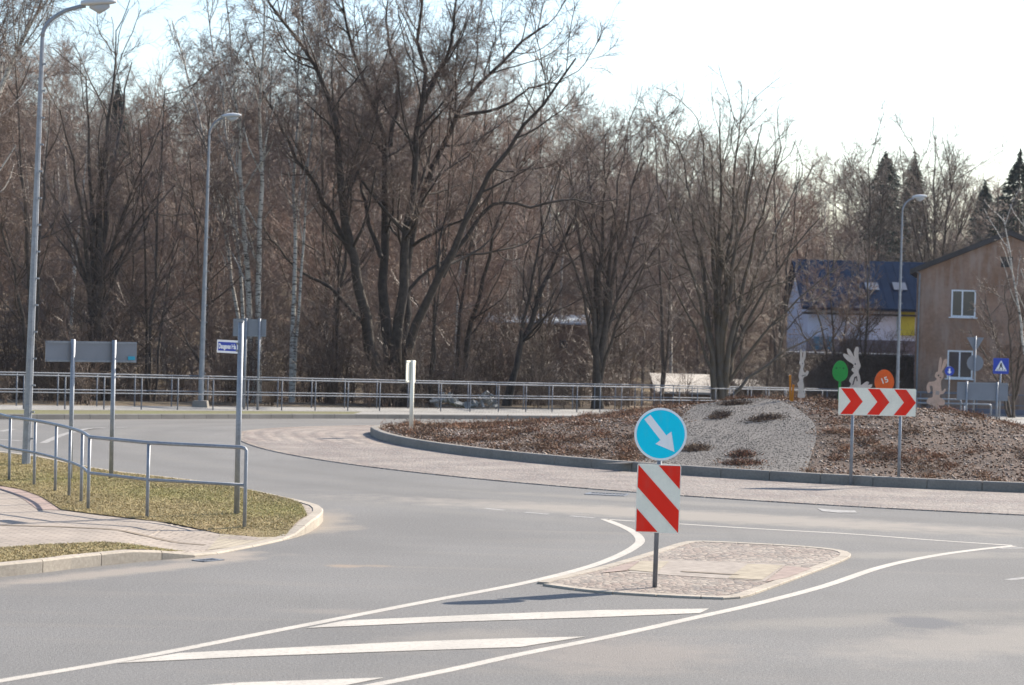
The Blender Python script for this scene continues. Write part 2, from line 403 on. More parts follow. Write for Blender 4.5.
# road: column mesh from well behind the camera to the far kerb
xs = axis([(-60, -20, 4), (-20, 30, 1), (30, 90, 5)])
vs = []; rows = 44
for x in xs:
    yk = interp(KRB, x)
    for j in range(rows):
        y = -25 + (yk + 25) * j / (rows - 1)
        vs.append((x, y, slope(y) if y < 60 else slope(y)))
mb = MB(); mb.add(vs, [(i * rows + j, (i + 1) * rows + j, (i + 1) * rows + j + 1, i * rows + j + 1) for i in range(len(xs) - 1) for j in range(rows - 1)])
mb.build('road', M['asphalt'], kind='structure', fix=False)
A_ = M['asphalt']
for (u, v, sx, sy, rot, col, amt) in [
        (300, 530, 1.4, .6, .9, (.31, .265, .215), .6), (326, 520, .4, 1.9, 0, (.31, .265, .215), .5), (345, 566, .26, .20, 0, (.31, .235, .17), .6), (378, 566, .25, .16, 0, (.30, .23, .17), .4),
        (120, 572, 3.2, .35, .95, (.30, .26, .22), .7), (215, 556, .9, .5, .95, (.33, .28, .23), .7), (700, 516, 7, 1.2, -.33, (.29, .26, .225), .75), (640, 500, 4, .5, -.33, (.26, .24, .21), .4),
        (1000, 640, 1.0, 3.0, -.9, (.27, .245, .215), .55), (620, 655, 1.6, 1.2, .9, (.27, .235, .205), .45), (860, 620, 3.0, .5, .5, (.25, .23, .20), .4),
        (345, 612, .8, .3, 0, (.27, .235, .2), .3), (450, 640, 1.5, .6, .9, (.26, .235, .205), .4), (930, 555, 2.0, .6, .3, (.26, .24, .21), .5)]:
    p = G(u, v); dirt(A_, p.x, p.y, sx, sy, rot, col, amt)
p = G(922, 622); dirt(A_, p.x, p.y, .40, .55, 0, (.12, .12, .125), .9, .3)

# far verge, footpath and the ground beyond
def band(name, fa, fb, zf, m, x0=-60, x1=88, step=1.0, n=3, **k):
    vs = []; X = list(np.arange(x0, x1 + .1, step))
    for x in X:
        a, b = fa(x), fb(x)
        for j in range(n + 1):
            y = a + (b - a) * j / n; vs.append((x, y, zf(x, y)))
    mb = MB(); mb.add(vs, [(i * (n + 1) + j, (i + 1) * (n + 1) + j, (i + 1) * (n + 1) + j + 1, i * (n + 1) + j + 1) for i in range(len(X) - 1) for j in range(n)])
    return mb.build(name, m, kind='structure', fix=False, **k)
kb = lambda x: interp(KRB, x); fn = lambda x: interp(FEN, x)
vz = lambda x, y: slope(min(y, fn(x))) + .15
band('far_verge', lambda x: kb(x) + .14, lambda x: max(fn(x) - .9, kb(x) + .3), lambda x, y: vz(x, y) - .01, M['verge_green'], x1=-5)
band('far_pavement', lambda x: kb(x) + .14, lambda x: max(fn(x) - .9, kb(x) + .3), lambda x, y: vz(x, y) - .01, M['path'], x0=-5)
band('footpath', lambda x: max(fn(x) - .9, kb(x) + .3), lambda x: fn(x) + 2.9, lambda x, y: slope(min(y, fn(x))) + .145, M['path'])
band('far_bank', lambda x: fn(x) + 2.9, lambda x: fn(x) + 5.5, lambda x, y: terrain(x, y) + .13 - .12 * (y - fn(x) - 2.9) / 2.6, M['verge_green'])
kerb('far_kerb', [(x, y) for x, y in KRB], .14, lambda x, y: slope(y) + .15, lambda x, y: slope(y) - .2, M['kerb_far_shaded'], side=-1)

# ------------------------------------------------------------------ roundabout island
IC, IR = Vector((11.8, 58.9, 0)), 15.2
AC, AR = Vector((12.9, 57.7, 0)), 19.2
circ = lambda c, r, n=120: [c + Vector((math.cos(-2 * math.pi * i / n) * r, math.sin(-2 * math.pi * i / n) * r, 0)) for i in range(n)]
base_z = lambda x, y: slope(y)
def annulus(name, c0, r0, c1, r1, zf, m, n=140, rings=6, sel=None, **k):
    mb = MB(); vs = []
    for i in range(n):
        a = 2 * math.pi * i / n; d = Vector((math.cos(a), math.sin(a), 0))
        for j in range(rings + 1):
            t = j / rings; p = (c0 + d * r0).lerp(c1 + d * r1, t); vs.append((p.x, p.y, zf(p.x, p.y)))
    fs = []; mi = []
    for i in range(n):
        for j in range(rings):
            i2 = (i + 1) % n; fs.append((i * (rings + 1) + j, i * (rings + 1) + j + 1, i2 * (rings + 1) + j + 1, i2 * (rings + 1) + j))
    mb.add(vs, fs)
    if sel:
        for q, f in enumerate(fs):
            cx = sum(vs[i][0] for i in f) / 4; cy = sum(vs[i][1] for i in f) / 4
            mb.mi[q] = 1 if sel(cx, cy) else 0
    return mb.build(name, m, kind='structure', fix=False, **k)
annulus('cobbled_apron', IC, IR - .05, AC, AR, lambda x, y: slope(y) + .012, [M['cobble'], M['cobble_arc']], sel=lambda x, y: x < 2 and y > 53.6)
kerb('apron_edging', circ(AC, AR + .16, 160) + [circ(AC, AR + .16, 160)[0]], .16, lambda x, y: slope(y) + .018, lambda x, y: slope(y) - .1, M['cobble_big'], stone=.4, side=1)
kerb('island_kerb', circ(IC, IR, 140) + [circ(IC, IR, 140)[0]], .16, lambda x, y: slope(y) + .19, lambda x, y: slope(y) - .1, M['kerb_grey'], side=1)
def mound(x, y):
    r = math.hypot(x - IC.x, y - IC.y)
    e = ss(0, 9.5, IR - .1 - r)
    return slope(y) + .15 + e * (.50 - .13 * min(max(0, x - 10.6), 4) + .42 * math.exp(-((x - 7.4) / 4.8) ** 2) + .05 * math.sin(x * .9) * math.cos(y * .7)) + .02 * math.sin(x * 3.1 + y) * e
GP = [G(u, v, hf=mound) + Vector((.05, 1.6 if v < 406 else .5 if v < 413 and u > 700 else 0, 0)) for u, v in [(560, 463.5), (600, 464.5), (638, 463), (650, 445), (668, 425), (690, 409), (715, 404.5), (745, 402.5), (775, 405), (797, 412), (811, 424), (814, 438), (809, 455), (803, 473)]]
gpoly = catmull(GP[1:], 5)
gedge = [Vector((p.x, p.y, 0)) for p in gpoly]
# close along the kerb
a0 = math.atan2(gedge[-1].y - IC.y, gedge[-1].x - IC.x); a1 = math.atan2(gedge[0].y - IC.y, gedge[0].x - IC.x)
gedge += [IC + Vector((math.cos(a0 + (a1 - a0) * t) * (IR - .18), math.sin(a0 + (a1 - a0) * t) * (IR - .18), 0)) for t in [i / 10 for i in range(11)]]
def inpoly(x, y, P):
    c = False; j = len(P) - 1
    for i in range(len(P)):
        if (P[i].y > y) != (P[j].y > y) and x < (P[j].x - P[i].x) * (y - P[i].y) / (P[j].y - P[i].y) + P[i].x: c = not c
        j = i
    return c
M['mulch'] = mat('bark_mulch', (.07, .044, .032), .95, .35, 2.2, col2=(.12, .082, .062), bump=.9, bscale=16, bdist=.06, fine=.5, fscale=11)
M['gravel'] = mat('grey_gravel', (.125, .113, .104), .92, .10, 1.2, bump=.6, bscale=22, bdist=.02, fine=.22, fscale=16)
# mound mesh: polar grid
mb = MB(); vs = []; nr, na = 46, 220
for i in range(na):
    a = 2 * math.pi * i / na
    for j in range(nr + 1):
        r = (IR - .155) * (j / nr); x = IC.x + math.cos(a) * r; y = IC.y + math.sin(a) * r; vs.append((x, y, mound(x, y)))
mb.add(vs, [(i * (nr + 1) + j, i * (nr + 1) + j + 1, ((i + 1) % na) * (nr + 1) + j + 1, ((i + 1) % na) * (nr + 1) + j) for i in range(na) for j in range(nr)])
mnd = mb.build('island_mound', M['mulch'], kind='structure', smooth=True, fix=False)
poly_region('gravel_bed', gedge, lambda x, y: mound(x, y) + .022, M['gravel'], .45, kind='structure')

# chips and stones
def chips(name, n, sampler, zf, smin, smax, mats, label, cat, seed=1, flat=.5, lift=.3):
    rr = np.random.RandomState(seed); V = []; F = []; MI = []
    base = np.array([(1, 0, 0), (-1, 0, 0), (0, 1, 0), (0, -1, 0), (0, 0, 1), (0, 0, -1)], float)
    fc = np.array([(0, 2, 4), (2, 1, 4), (1, 3, 4), (3, 0, 4), (2, 0, 5), (1, 2, 5), (3, 1, 5), (0, 3, 5)])
    pts = []
    while len(pts) < n:
        p = sampler(rr)
        if p is not None: pts.append((p[0], p[1], zf(p[0], p[1])))
    pts = np.array(pts); s = rr.uniform(smin, smax, n) * rr.uniform(.6, 1.3, n)
    v = base[None] * rr.uniform(.6, 1.3, (n, 6, 1)); v = v * np.stack([s, s * rr.uniform(.4, .9, n), s * flat], 1)[:, None]
    a = rr.uniform(0, 6.283, n); tl = rr.uniform(-.6, .6, n)
    c, s_ = np.cos(a), np.sin(a)
    x = v[..., 0] * np.cos(tl)[:, None] + v[..., 2] * np.sin(tl)[:, None]; z = -v[..., 0] * np.sin(tl)[:, None] + v[..., 2] * np.cos(tl)[:, None]; y = v[..., 1]
    v = np.stack([x * c[:, None] - y * s_[:, None], x * s_[:, None] + y * c[:, None], z], -1) + pts[:, None] + np.array([0, 0, 1.0]) * (s * flat * lift)[:, None, None]
    f = fc[None] + (np.arange(n) * 6)[:, None, None]
    me = np_mesh(name, v.reshape(-1, 3), f.reshape(-1, 3), np.repeat(rr.randint(0, len(mats), n), 8), mats)
    return link(name, me, label=label, cat=cat, kind='stuff')
def np_mesh(name, v, f, mi, mats, smooth=False):
    me = bpy.data.meshes.new(name); k = f.shape[1]
    me.vertices.add(len(v)); me.vertices.foreach_set('co', np.ascontiguousarray(v, dtype=np.float32).ravel())
    me.loops.add(f.size); me.loops.foreach_set('vertex_index', np.ascontiguousarray(f, dtype=np.int32).ravel())
    me.polygons.add(len(f)); me.polygons.foreach_set('loop_start', np.arange(0, f.size, k, dtype=np.int32))
    me.polygons.foreach_set('material_index', np.ascontiguousarray(mi, dtype=np.int32))
    if smooth: me.polygons.foreach_set('use_smooth', np.ones(len(f), dtype=bool))
    for m in mats: me.materials.append(m)
    me.update(calc_edges=True); return me
def cm(name, c, v=.15): return mat(name, c, .85, v, 1.0)
chipmats = [cm('chip_a', (.12, .058, .032)), cm('chip_b', (.18, .11, .07)), cm('chip_c', (.25, .19, .155)), cm('chip_d', (.11, .07, .05)), cm('chip_e', (.38, .31, .26))]
pebmats = [cm('pebble_a', (.125, .113, .104)), cm('pebble_b', (.14, .127, .117)), cm('pebble_c', (.11, .10, .092)), cm('pebble_d', (.165, .149, .136))]
def samp_mulch(rr):
    a = rr.uniform(math.pi * .75, 2.15 * math.pi); r = (IR - .25) * math.sqrt(rr.uniform(0, 1)); x = IC.x + math.cos(a) * r; y = IC.y + math.sin(a) * r
    if y > 63 or inpoly(x + rr.normal(0, .16), y + rr.normal(0, .35), gedge): return None
    return x, y
def samp_gravel(rr):
    x = rr.uniform(.3, 10); y = rr.uniform(43, 60)
    return (x, y) if inpoly(x + rr.normal(0, .14), y + rr.normal(0, .3), gedge) and math.hypot(x - IC.x, y - IC.y) < IR - .2 else None
chips('bark_chips', 42000, samp_mulch, mound, .014, .05, chipmats, 'brown bark chips and broken stone covering the roundabout mound', 'mulch', 3, .5, .5)
chips('gravel_stones', 16000, samp_gravel, lambda x, y: mound(x, y) + .022, .011, .024, pebmats, 'loose grey gravel stones in the bare patch of the mound', 'gravel', 4, .4, .1)

# ------------------------------------------------------------------ left verge with crossing
tipc = G(252, 548)
def hv(x, y):
    d = math.hypot((x - tipc.x) / 1.15, (y - tipc.y) / 1.5)
    return .015 + .12 * ss(.75, 1.75, d)
front = [(-60, -25), (-30, 0), (-20, 10.5), (-14, 17), (-9.2, 22.3)] + [tuple(G(u, v)[:2]) for u, v in [(0, 577), (80, 568), (160, 560), (200, 557), (245, 549), (282, 541), (306, 534), (321, 524)]] + [tuple(G(323, 516, .03)[:2]), tuple(G(317, 508.5, .08)[:2])] + [tuple(G(u, v, .13)[:2]) for u, v in [(294, 499.5), (240, 488), (204, 482), (150, 475.5), (102, 469.5), (37, 456.5)]] + [(-10.4, 46.6), (-14, 50), (-22, 52.5), (-60, 54)]
frontP = catmull(front, 6)
kerb('verge_kerb', frontP, .15, lambda x, y: hv(x, y) + .012, lambda x, y: -.1, M['kerb'], side=-1)
inner = offset(frontP, -.145)
zone = inner + [Vector((-62, 54, 0)), Vector((-62, -25, 0))]
poly_region('pavement', zone, lambda x, y: hv(x, y), M['pavers'], 1.2, kind='structure')
def V2(u, v): return G(u, v, .12)
# main grass wedge
gA = catmull([V2(*q) for q in [(307, 517), (301, 506), (286, 500), (240, 489.7), (204, 483.8), (150, 477.3), (102, 471.3), (37, 458.5)]], 5)
gA += [Vector((-10.9, 46.6, 0)), Vector((-14, 49.2, 0)), Vector((-22, 52.2, 0)), Vector((-55, 53.5, 0)), Vector((-55, 45, 0)), Vector((-22, 41.5, 0)), Vector((-12, 38, 0))]
gA += [V2(*q) for q in [(0, 487), (22, 491), (41, 498), (61, 511), (90, 515), (123, 519), (170, 524), (221, 528), (258, 530), (284, 530)]]
gA = [Vector((p.x, p.y, 0)) for p in gA]
gB = [Vector((p.x, p.y, 0)) for p in [V2(*q) for q in [(186, 545), (150, 543.5), (102, 544), (50, 546.5), (0, 550)]]] + [Vector((-8.2, 26.6, 0)), Vector((-14, 20.5, 0)), Vector((-19.5, 13.8, 0))]
gBo = [p for p in inner if -20 < p.x < -4.0 and 11 < p.y < 30.0 and p.y < 29.6]
gB += [Vector((p.x, p.y, 0)) for p in gBo if p.x < G(175, 553).x]
grass_z = lambda x, y: hv(x, y) + .012
poly_region('grass_verge', gA, grass_z, M['turf'], 1.0, kind='structure')
poly_region('kerbside_grass', gB, grass_z, M['turf'], 1.0, kind='structure')
red = [V2(*q) for q in [(0, 487), (22, 491), (41, 498), (61, 511)]]
red = catmull(red, 5); strip('red_paver_band', offset(red, .17), .3, lambda x, y: hv(x, y) + .005, M['pavers_red'])
poly_region('tactile_paving', [G(u, v, .06) for u, v in [(222, 531), (280, 533), (262, 539.5), (207, 547)]], lambda x, y: hv(x, y) + .005, M['tactile'], .6, kind='structure')
poly_region('red_paver_strip', [G(u, v, .03) for u, v in [(281, 533.5), (299, 533), (281, 538), (246, 546), (226, 549), (216, 549), (263, 540)]], lambda x, y: hv(x, y) + .006, M['pavers_red'], .6, kind='structure')
M['groove'] = mat('dirt_filled_gutter', (.20, .16, .12), .9, .2, 3)
strip('pavement_gutter', resample([V2(0, 526.5), V2(60, 528), V2(120, 531), V2(205, 537)], .25), .11, lambda x, y: hv(x, y) + .006, M['groove'])

# grass blades
def blades(name, polys, n, zf, label, seed, h0=.008, h1=.026):
    rr = np.random.RandomState(seed); pts = []
    allp = [(p, (min(q.x for q in p), max(q.x for q in p), min(q.y for q in p), max(q.y for q in p))) for p, _ in polys]
    for (P, bb), (_, (xa, xb, ya, yb)) in zip(allp, polys):
        xa = max(xa, bb[0]); xb = min(xb, bb[1]); ya = max(ya, bb[2]); yb = min(yb, bb[3]); k = 0; need = int(n * ((xb - xa) * (yb - ya)) / 110)
        for _i in range(need):
            x = rr.uniform(xa, xb); y = rr.uniform(ya, yb)
            if inpoly(x, y, P): pts.append((x, y, zf(x, y)))
    p = np.array(pts); k = len(p); a = rr.uniform(0, 6.28, k); h = rr.uniform(h0, h1, k); wd = rr.uniform(.006, .012, k)
    d = np.stack([np.cos(a), np.sin(a), a * 0], 1) * wd[:, None]; ln = rr.normal(0, .03, (k, 3)); ln[:, 2] = h
    v = np.stack([p - d * .7, p + d * .7, p + ln], 1).reshape(-1, 3); f = np.arange(3 * k).reshape(-1, 3)
    g = np.sin(p[:, 0] * 1.7 + 1) * np.cos(p[:, 1] * 1.1) + np.sin(p[:, 0] * .6 + p[:, 1] * .8) + rr.normal(0, .9, k) + .35 * (p[:, 0] > -4.6)
    mi = np.where(g > 1.0, 1, np.where(rr.uniform(size=k) < .25, 2, 0))
    return link(name, np_mesh(name, v, f, mi, [cm('dry_grass', (.40, .32, .16)), cm('green_grass', (.31, .28, .11)), cm('brown_grass', (.33, .26, .14))]), label=label, cat='grass', kind='stuff')
blades('grass', [(gA, (-13, -2, 30, 52)), (gB, (-9, -3.8, 24, 31))], 330000, grass_z, 'short dry yellowish grass on the verge behind the railing', 5)

# ------------------------------------------------------------------ road markings
zm = lambda x, y: slope(y) + .0025
def line(name, px, wdt, m='paint', n=8, zz=zm): return strip(name, resample(catmull([G(u, v) for u, v in px], n), .3), wdt, zz, M[m])
line('left_edge_line', [(-60, 692), (0, 681), (90, 666), (179, 650), (260, 634), (340, 618.5), (430, 601), (520, 584), (585, 568), (618, 556), (636, 546), (640, 539), (630, 530), (604, 519)], .13)
line('right_edge_line', [(330, 694), (380, 684), (450, 670), (520, 654.5), (613, 636), (703, 616), (752, 605), (823, 586.5), (880, 567.5), (930, 556.5), (975, 550), (1014, 546)], .13)
line('give_way_line', [(607, 519.5), (680, 524), (760, 529), (850, 534), (930, 540), (1012, 545.5)], .10)
for i, q in enumerate([[(571, 516), (594, 518)], [(525, 512.3), (548, 514.3)], [(485, 508.5), (505, 510.3)], [(998, 548.5), (1024, 548)], [(1008, 580), (1040, 576)]]): line('centre_dash', q, .12, 'paint_old')
for q in ([(306, 628.5), (345, 621), (480, 615), (600, 610.5), (709, 609), (700, 613.5), (600, 617.5), (430, 623)],
          [(117, 663.5), (180, 653.5), (290, 648), (400, 642.5), (500, 639), (586, 637), (520, 647.5), (400, 651.5), (250, 657)],
          [(178, 688), (240, 683), (385, 678), (345, 686), (260, 693)]):
    poly_region('hatch_stripe', [G(*p) for p in q], lambda x, y: zm(x, y) + .003, M['paint'], 1.5, kind='structure')
for q in ([(43, 443), (62, 435), (84, 429.5), (107, 426)], [(0, 431.5), (14, 429)], [(113, 425.5), (128, 424.5)], [(0, 439.5), (22, 441)]): line('exit_road_line', q, .16, 'paint_old')

# ------------------------------------------------------------------ splitter island
so_px = [(537, 584), (560, 578), (612, 565), (655, 552), (683, 543.5), (705, 542.5), (770, 545.5), (815, 548.5), (843, 552), (851, 556), (842, 562), (800, 578), (762, 592), (738, 599), (700, 599), (609, 594), (560, 588.5)]
SO = [Vector((p.x, p.y, 0)) for p in catmull([G(*q) for q in so_px], 4, True)]
sz = lambda x, y: .02
ctr = sum(SO, Vector()) / len(SO)
ins = [p + (ctr - p).normalized() * .13 for p in SO]
poly_region('splitter_cobbles', ins, sz, M['cobble_big'], .5, kind='structure')
area2 = sum(a.x * b.y - b.x * a.y for a, b in zip(SO, SO[1:] + SO[:1]))
kerb('splitter_kerb', SO + [SO[0]], .14, lambda x, y: .026, lambda x, y: -.1, M['kerb'], side=-1 if area2 > 0 else 1, stone=.5)
S2 = lambda q, dz: [G(u, v, .05) for u, v in q]
zc = lambda dz: (lambda x, y: .02 + dz)
poly_region('refuge_path', S2([(655, 557), (786, 562), (765, 579), (627, 570)], 0), zc(.004), M['paver_flat'], .6, kind='structure')
for q, m_, nm in (([(641, 559), (669, 559.5), (656, 570.5), (628, 568)], 'tactile_flat', 'tactile_paving'), ([(748, 562), (783, 563.3), (762, 577.8), (728, 576)], 'tactile_flat', 'tactile_paving'),
                  ([(622, 563), (640, 559), (627, 568.5), (601, 571)], 'red_flat', 'red_paver_strip'), ([(786, 564), (812, 566.5), (790, 575), (766, 580)], 'red_flat', 'red_paver_strip')):
    poly_region(nm, S2(q, 0), zc(.009), M[m_], .6, kind='structure')
strip('refuge_gutter', [G(681, 569.5, .05), G(739, 573, .05)], .07, zc(.013), M['groove'])
poly_region('scuffed_paint', [G(*q) for q in [(817, 508.5), (832, 510), (855, 511), (857, 513), (838, 513), (822, 511.5)]], lambda x, y: slope(y) + .006, M['paint_old'], 1, kind='structure')

# drain gratings
def grating(u, v, su, sv, label, rot=0.0):
    p = G(u, v); o = empty('drain_grating', (p.x, p.y, .0), rot, label=label, cat='drain')
    fr = MB()
    for sx, sy, a, b in ((0, 1, su, .04), (0, -1, su, .04), (1, 0, .04, sv), (-1, 0, .04, sv)): fr.box((sx * (su - .04) / 2, sy * (sv - .04) / 2, 0), (a if a == .04 or sy == 0 else a - .0, b if sx else .04, .02 if sx else .022))
    fr.build('grating_frame', M['galv_dark'], o)
    g = MB(); k = int(su / .06)
    for i in range(k): g.box((-su / 2 + .05 + i * (su - .1) / (k - 1), 0, -.002), (.02, sv - .09, .014))
    g.build('grating_bars', M['galv_dark'], o)
grating(607, 494.5, .7, .45, 'small steel drain grating in the asphalt just outside the apron', -.25)
grating(208, 560.5, .34, .22, 'small steel drain grating beside the dropped kerb', .9)

# ------------------------------------------------------------------ posts, signs
def sign_frame(o_loc, rz=0): return Matrix.Translation(o_loc) @ Matrix.Rotation(rz, 4, 'Z')
I4 = Matrix.Identity(4)
def disc(r, n=48, sx=1.0): return [(math.cos(2 * math.pi * i / n) * r * sx, math.sin(2 * math.pi * i / n) * r) for i in range(n)]
def clip_poly(poly, x0, x1, z0, z1):
    def cut(P, f, inter):
        out = []
        for a, b in zip(P, P[1:] + P[:1]):
            if f(a): out.append(a)
            if f(a) != f(b): out.append(inter(a, b))
        return out
    lx = lambda c: (lambda a, b: (c, a[1] + (b[1] - a[1]) * (c - a[0]) / (b[0] - a[0])))
    lz = lambda c: (lambda a, b: (a[0] + (b[0] - a[0]) * (c - a[1]) / (b[1] - a[1]), c))
    P = cut(poly, lambda p: p[0] >= x0, lx(x0)); P = cut(P, lambda p: p[0] <= x1, lx(x1))
    P = cut(P, lambda p: p[1] >= z0, lz(z0)); P = cut(P, lambda p: p[1] <= z1, lz(z1)); return P
def T(x, z, y=0): return Matrix.Translation((x, y, z))
def rrect(w_, h, r=.03, n=4):
    out = []
    for cx, cz, a0 in ((w_ / 2 - r, h / 2 - r, 0), (-w_ / 2 + r, h / 2 - r, 90), (-w_ / 2 + r, -h / 2 + r, 180), (w_ / 2 - r, -h / 2 + r, 270)):
        for i in range(n + 1):
            a = R_(a0 + 90 * i / n); out.append((cx + math.cos(a) * r, cz + math.sin(a) * r))
    return out

def keep_right(name, loc, rz, label, lean=0.0, disc_z=1.78, face_detail=True):
    o = empty(name, loc, rz, label=label, cat='road sign', group='keep right signs at the roundabout'); o.rotation_euler = (0, lean, rz)
    p = MB(); p.tube([(0, .03, -.1), (0, .03, disc_z + .22)], .028, 12); p.build('post', M['galv_dark'], o, smooth=True)
    d = MB(); d.prism(disc(.30), .02, T(0, disc_z)); dd = d.build('round_plate', M['white2'], o)
    c = MB(); c.prism(disc(.275), .004, T(0, disc_z, -.005)); c.build('blue_face', M['cyan'], dd)
    # arrow pointing down right
    a = MB(); L = .25; ar = [(-L, .043), (.05, .043), (.05, .115), (L + .005, 0), (.05, -.115), (.05, -.043), (-L, -.043)]
    th = R_(-50); ar = [(x * math.cos(th) - z * math.sin(th) , x * math.sin(th) + z * math.cos(th)) for x, z in ar]
    a.prism(ar, .004, T(0, disc_z, -.010)); a.build('arrow', M['white2'], dd)
    bz = disc_z - .30 - .045 - .39
    if not face_detail: return o
    b = MB(); b.prism(rrect(.50, .78, .02), .02, T(0, bz)); bb = b.build('hazard_plate', M['white'], o)
    w2, h2 = .240, .38; k = 1.06
    for z0 in (h2 + .50, h2, h2 - .50):
        P = clip_poly([(-w2, z0), (w2, z0 - k * 2 * w2), (w2, z0 - k * 2 * w2 - .255), (-w2, z0 - .255)], -w2, w2, -h2, h2)
        if len(P) > 2: q = MB(); q.prism(P, .004, T(0, bz, -.005)); q.build('red_stripe', M['red'], bb)
    for z in (bz + .22, bz - .22, disc_z): br = MB(); br.box((0, .045, z), (.10, .05, .04)); br.build('bracket', M['galv_dark'], o)
    return o
# backs of direction boards
def board_back(loc, rz, W_, H_, ztop, posts, label, name='direction_sign', pr=.038, m='sign_back', extra=0.03, pm='galv'):
    o = empty(name, loc, rz, label=label, cat='road sign')
    for i, x in enumerate(posts):
        p = MB(); p.tube([(x, 0, -.2), (x, 0, ztop + extra)], pr, 12); p.build('post', M[pm], o, smooth=True)
    b = MB(); b.prism(rrect(W_, H_, .02), .02, T(0, ztop - H_ / 2, .04)); pl = b.build('board', M[m], o)
    for z in ((ztop - .03, ztop - H_ + .03)): r = MB(); r.box((0, .035, z), (W_ - .02, .014, .03)); r.build('stiffener', M[pm], pl)
    return o
pb = G(655, 585, .05)
kr = keep_right('keep_right_sign', (pb.x, pb.y, .02), R_(2), 'light blue round sign with white arrow over a red striped plate on the cobbled refuge', lean=R_(.6), disc_z=1.752)
# the edge-on one on the mound's tip
pb = G(411, 431, hf=mound)
board_back(pb, R_(70), .55, .52, at(412, 360.5, pb.y).z - pb.z, (0.0,), 'pale post with a narrow plate seen nearly edge on, left tip of the island', pr=.05, m='white', extra=.0, pm='white')

# chevron board
pa = G(852.5, 477, hf=mound); pc = G(898, 480, hf=mound)
mid = (pa + pc) / 2
o = empty('chevron_sign', (mid.x, mid.y, mid.z), R_(3), label='long white board with three red chevrons pointing right on two posts', cat='road sign')
half = (pc - pa).length / 2; cen = at(880, 402, mid.y); hz = cen.z - mid.z; sc = mid.y / FPX
W_, H_ = 78 * sc, 27.5 * sc
for s in (-1, 1):
    p = MB(); p.tube([(s * half, .035, -.3), (s * half, .035, hz + H_ / 2 - .03)], .03, 12); p.build('post', M['galv'], o, smooth=True)
b = MB(); b.prism(rrect(W_, H_, .02), .022, T(0, hz)); bb = b.build('board', M['white'], o)
for i in range(3):
    c = MB(); x0 = -W_ * .475 + i * W_ * .345; wv = W_ * .155; tip = W_ * .13; hh = H_ * .47
    for sgn in (1, -1):
        c.prism([(x0, sgn * hh), (x0 + wv, sgn * hh), (x0 + wv + tip, 0), (x0 + tip, 0)][::sgn], .004, T(0, hz, -.005))
    c.build('chevron', M['red'], bb)
for s in (-1, 1):
    for z in (-.12, .12): b = MB(); b.box((s * half, .04, hz + z), (.12, .05, .04)); b.build('bracket', M['galv_dark'], o)

pc = G(111, 479, .13); pa = at(70, 480, pc.y - .35); pa.z = .13
tl = at(46, 340, 44); tr = at(138.5, 342.5, 44)
ym = (pa.y + pc.y) / 2; A1 = Vector((pa.x, pa.y)); B1 = Vector((pc.x, pc.y)); dx = B1 - A1
rz = math.atan2(dx.y, dx.x) * .25
o = empty('direction_sign', ((pa.x + pc.x) / 2, ym, .13), 0, label='long low grey back of a direction board on two posts near the left lamp post', cat='road sign')
x0 = pa.x - o.location.x; x1 = pc.x - o.location.x; y0 = pa.y - ym; y1 = pc.y - ym
ta = at(73, 341, pa.y).z - .13; tc_ = at(114, 342, pc.y).z - .13
for x, y, tz in ((x0, y0, ta), (x1, y1, tc_)):
    p = MB(); p.tube([(x, y, -.2), (x, y, tz + .03)], .037, 12); p.build('post', M['galv'], o, smooth=True)
dv = Vector((x1 - x0, y1 - y0, 0)); dn = dv.normalized(); nn = Vector((-dn.y, dn.x, 0)) * .045
e0 = Vector((x0, y0, 0)) - dv * (26 / 41) + nn; e1 = Vector((x1, y1, 0)) + dv * (24 / 41) + nn
def slab(e0, e1, z0t, z1t, h, th, zb=None):
    mb = MB(); n = (e1 - e0).normalized(); n = Vector((-n.y, n.x, 0)) * th
    vs = [e0 + Vector((0, 0, z0t - h)), e1 + Vector((0, 0, z1t - h)), e1 + Vector((0, 0, z1t)), e0 + Vector((0, 0, z0t))]
    vs += [v + n for v in vs]; mb.add(vs, [(0, 1, 2, 3), (7, 6, 5, 4), (0, 4, 5, 1), (1, 5, 6, 2), (2, 6, 7, 3), (3, 7, 4, 0)]); return mb
zt = (ta + tc_) / 2; brd = slab(e0, e1, zt, zt, .345, .02).build('board', M['sign_back'], o)
for z in (zt - .02, zt - .325): st_ = MB(); st_.box((e0 + e1) / 2 * 1.0 + Vector((0, 0, z)) - nn * .2, ((e1 - e0).length - .04, .012, .03), Matrix.Rotation(math.atan2(dn.y, dn.x), 3, 'Z')); st_.build('stiffener', M['galv'], brd)
mk = MB(); q = e1 - dn * .10 + Vector((0, 0, zt - .27)) - nn * .55; mk.box(q, (.12, .006, .06), Matrix.Rotation(math.atan2(dn.y, dn.x), 3, 'Z')); mk.build('sticker', cm('teal_sticker', (.05, .35, .5)), brd)

# far board on two posts next to the fence
fz = lambda x, y: slope(min(y, fn(x))) + .145
pa = G(254.5, 410, hf=fz); sc = pa.y / FPX
board_back((pa.x - 7 * sc, pa.y, pa.z), 0, 33 * sc, 17.5 * sc, at(247, 319, pa.y).z - pa.z, (-3.5 * sc, 10 * sc), 'squarish grey sign back on two posts behind the street name post')

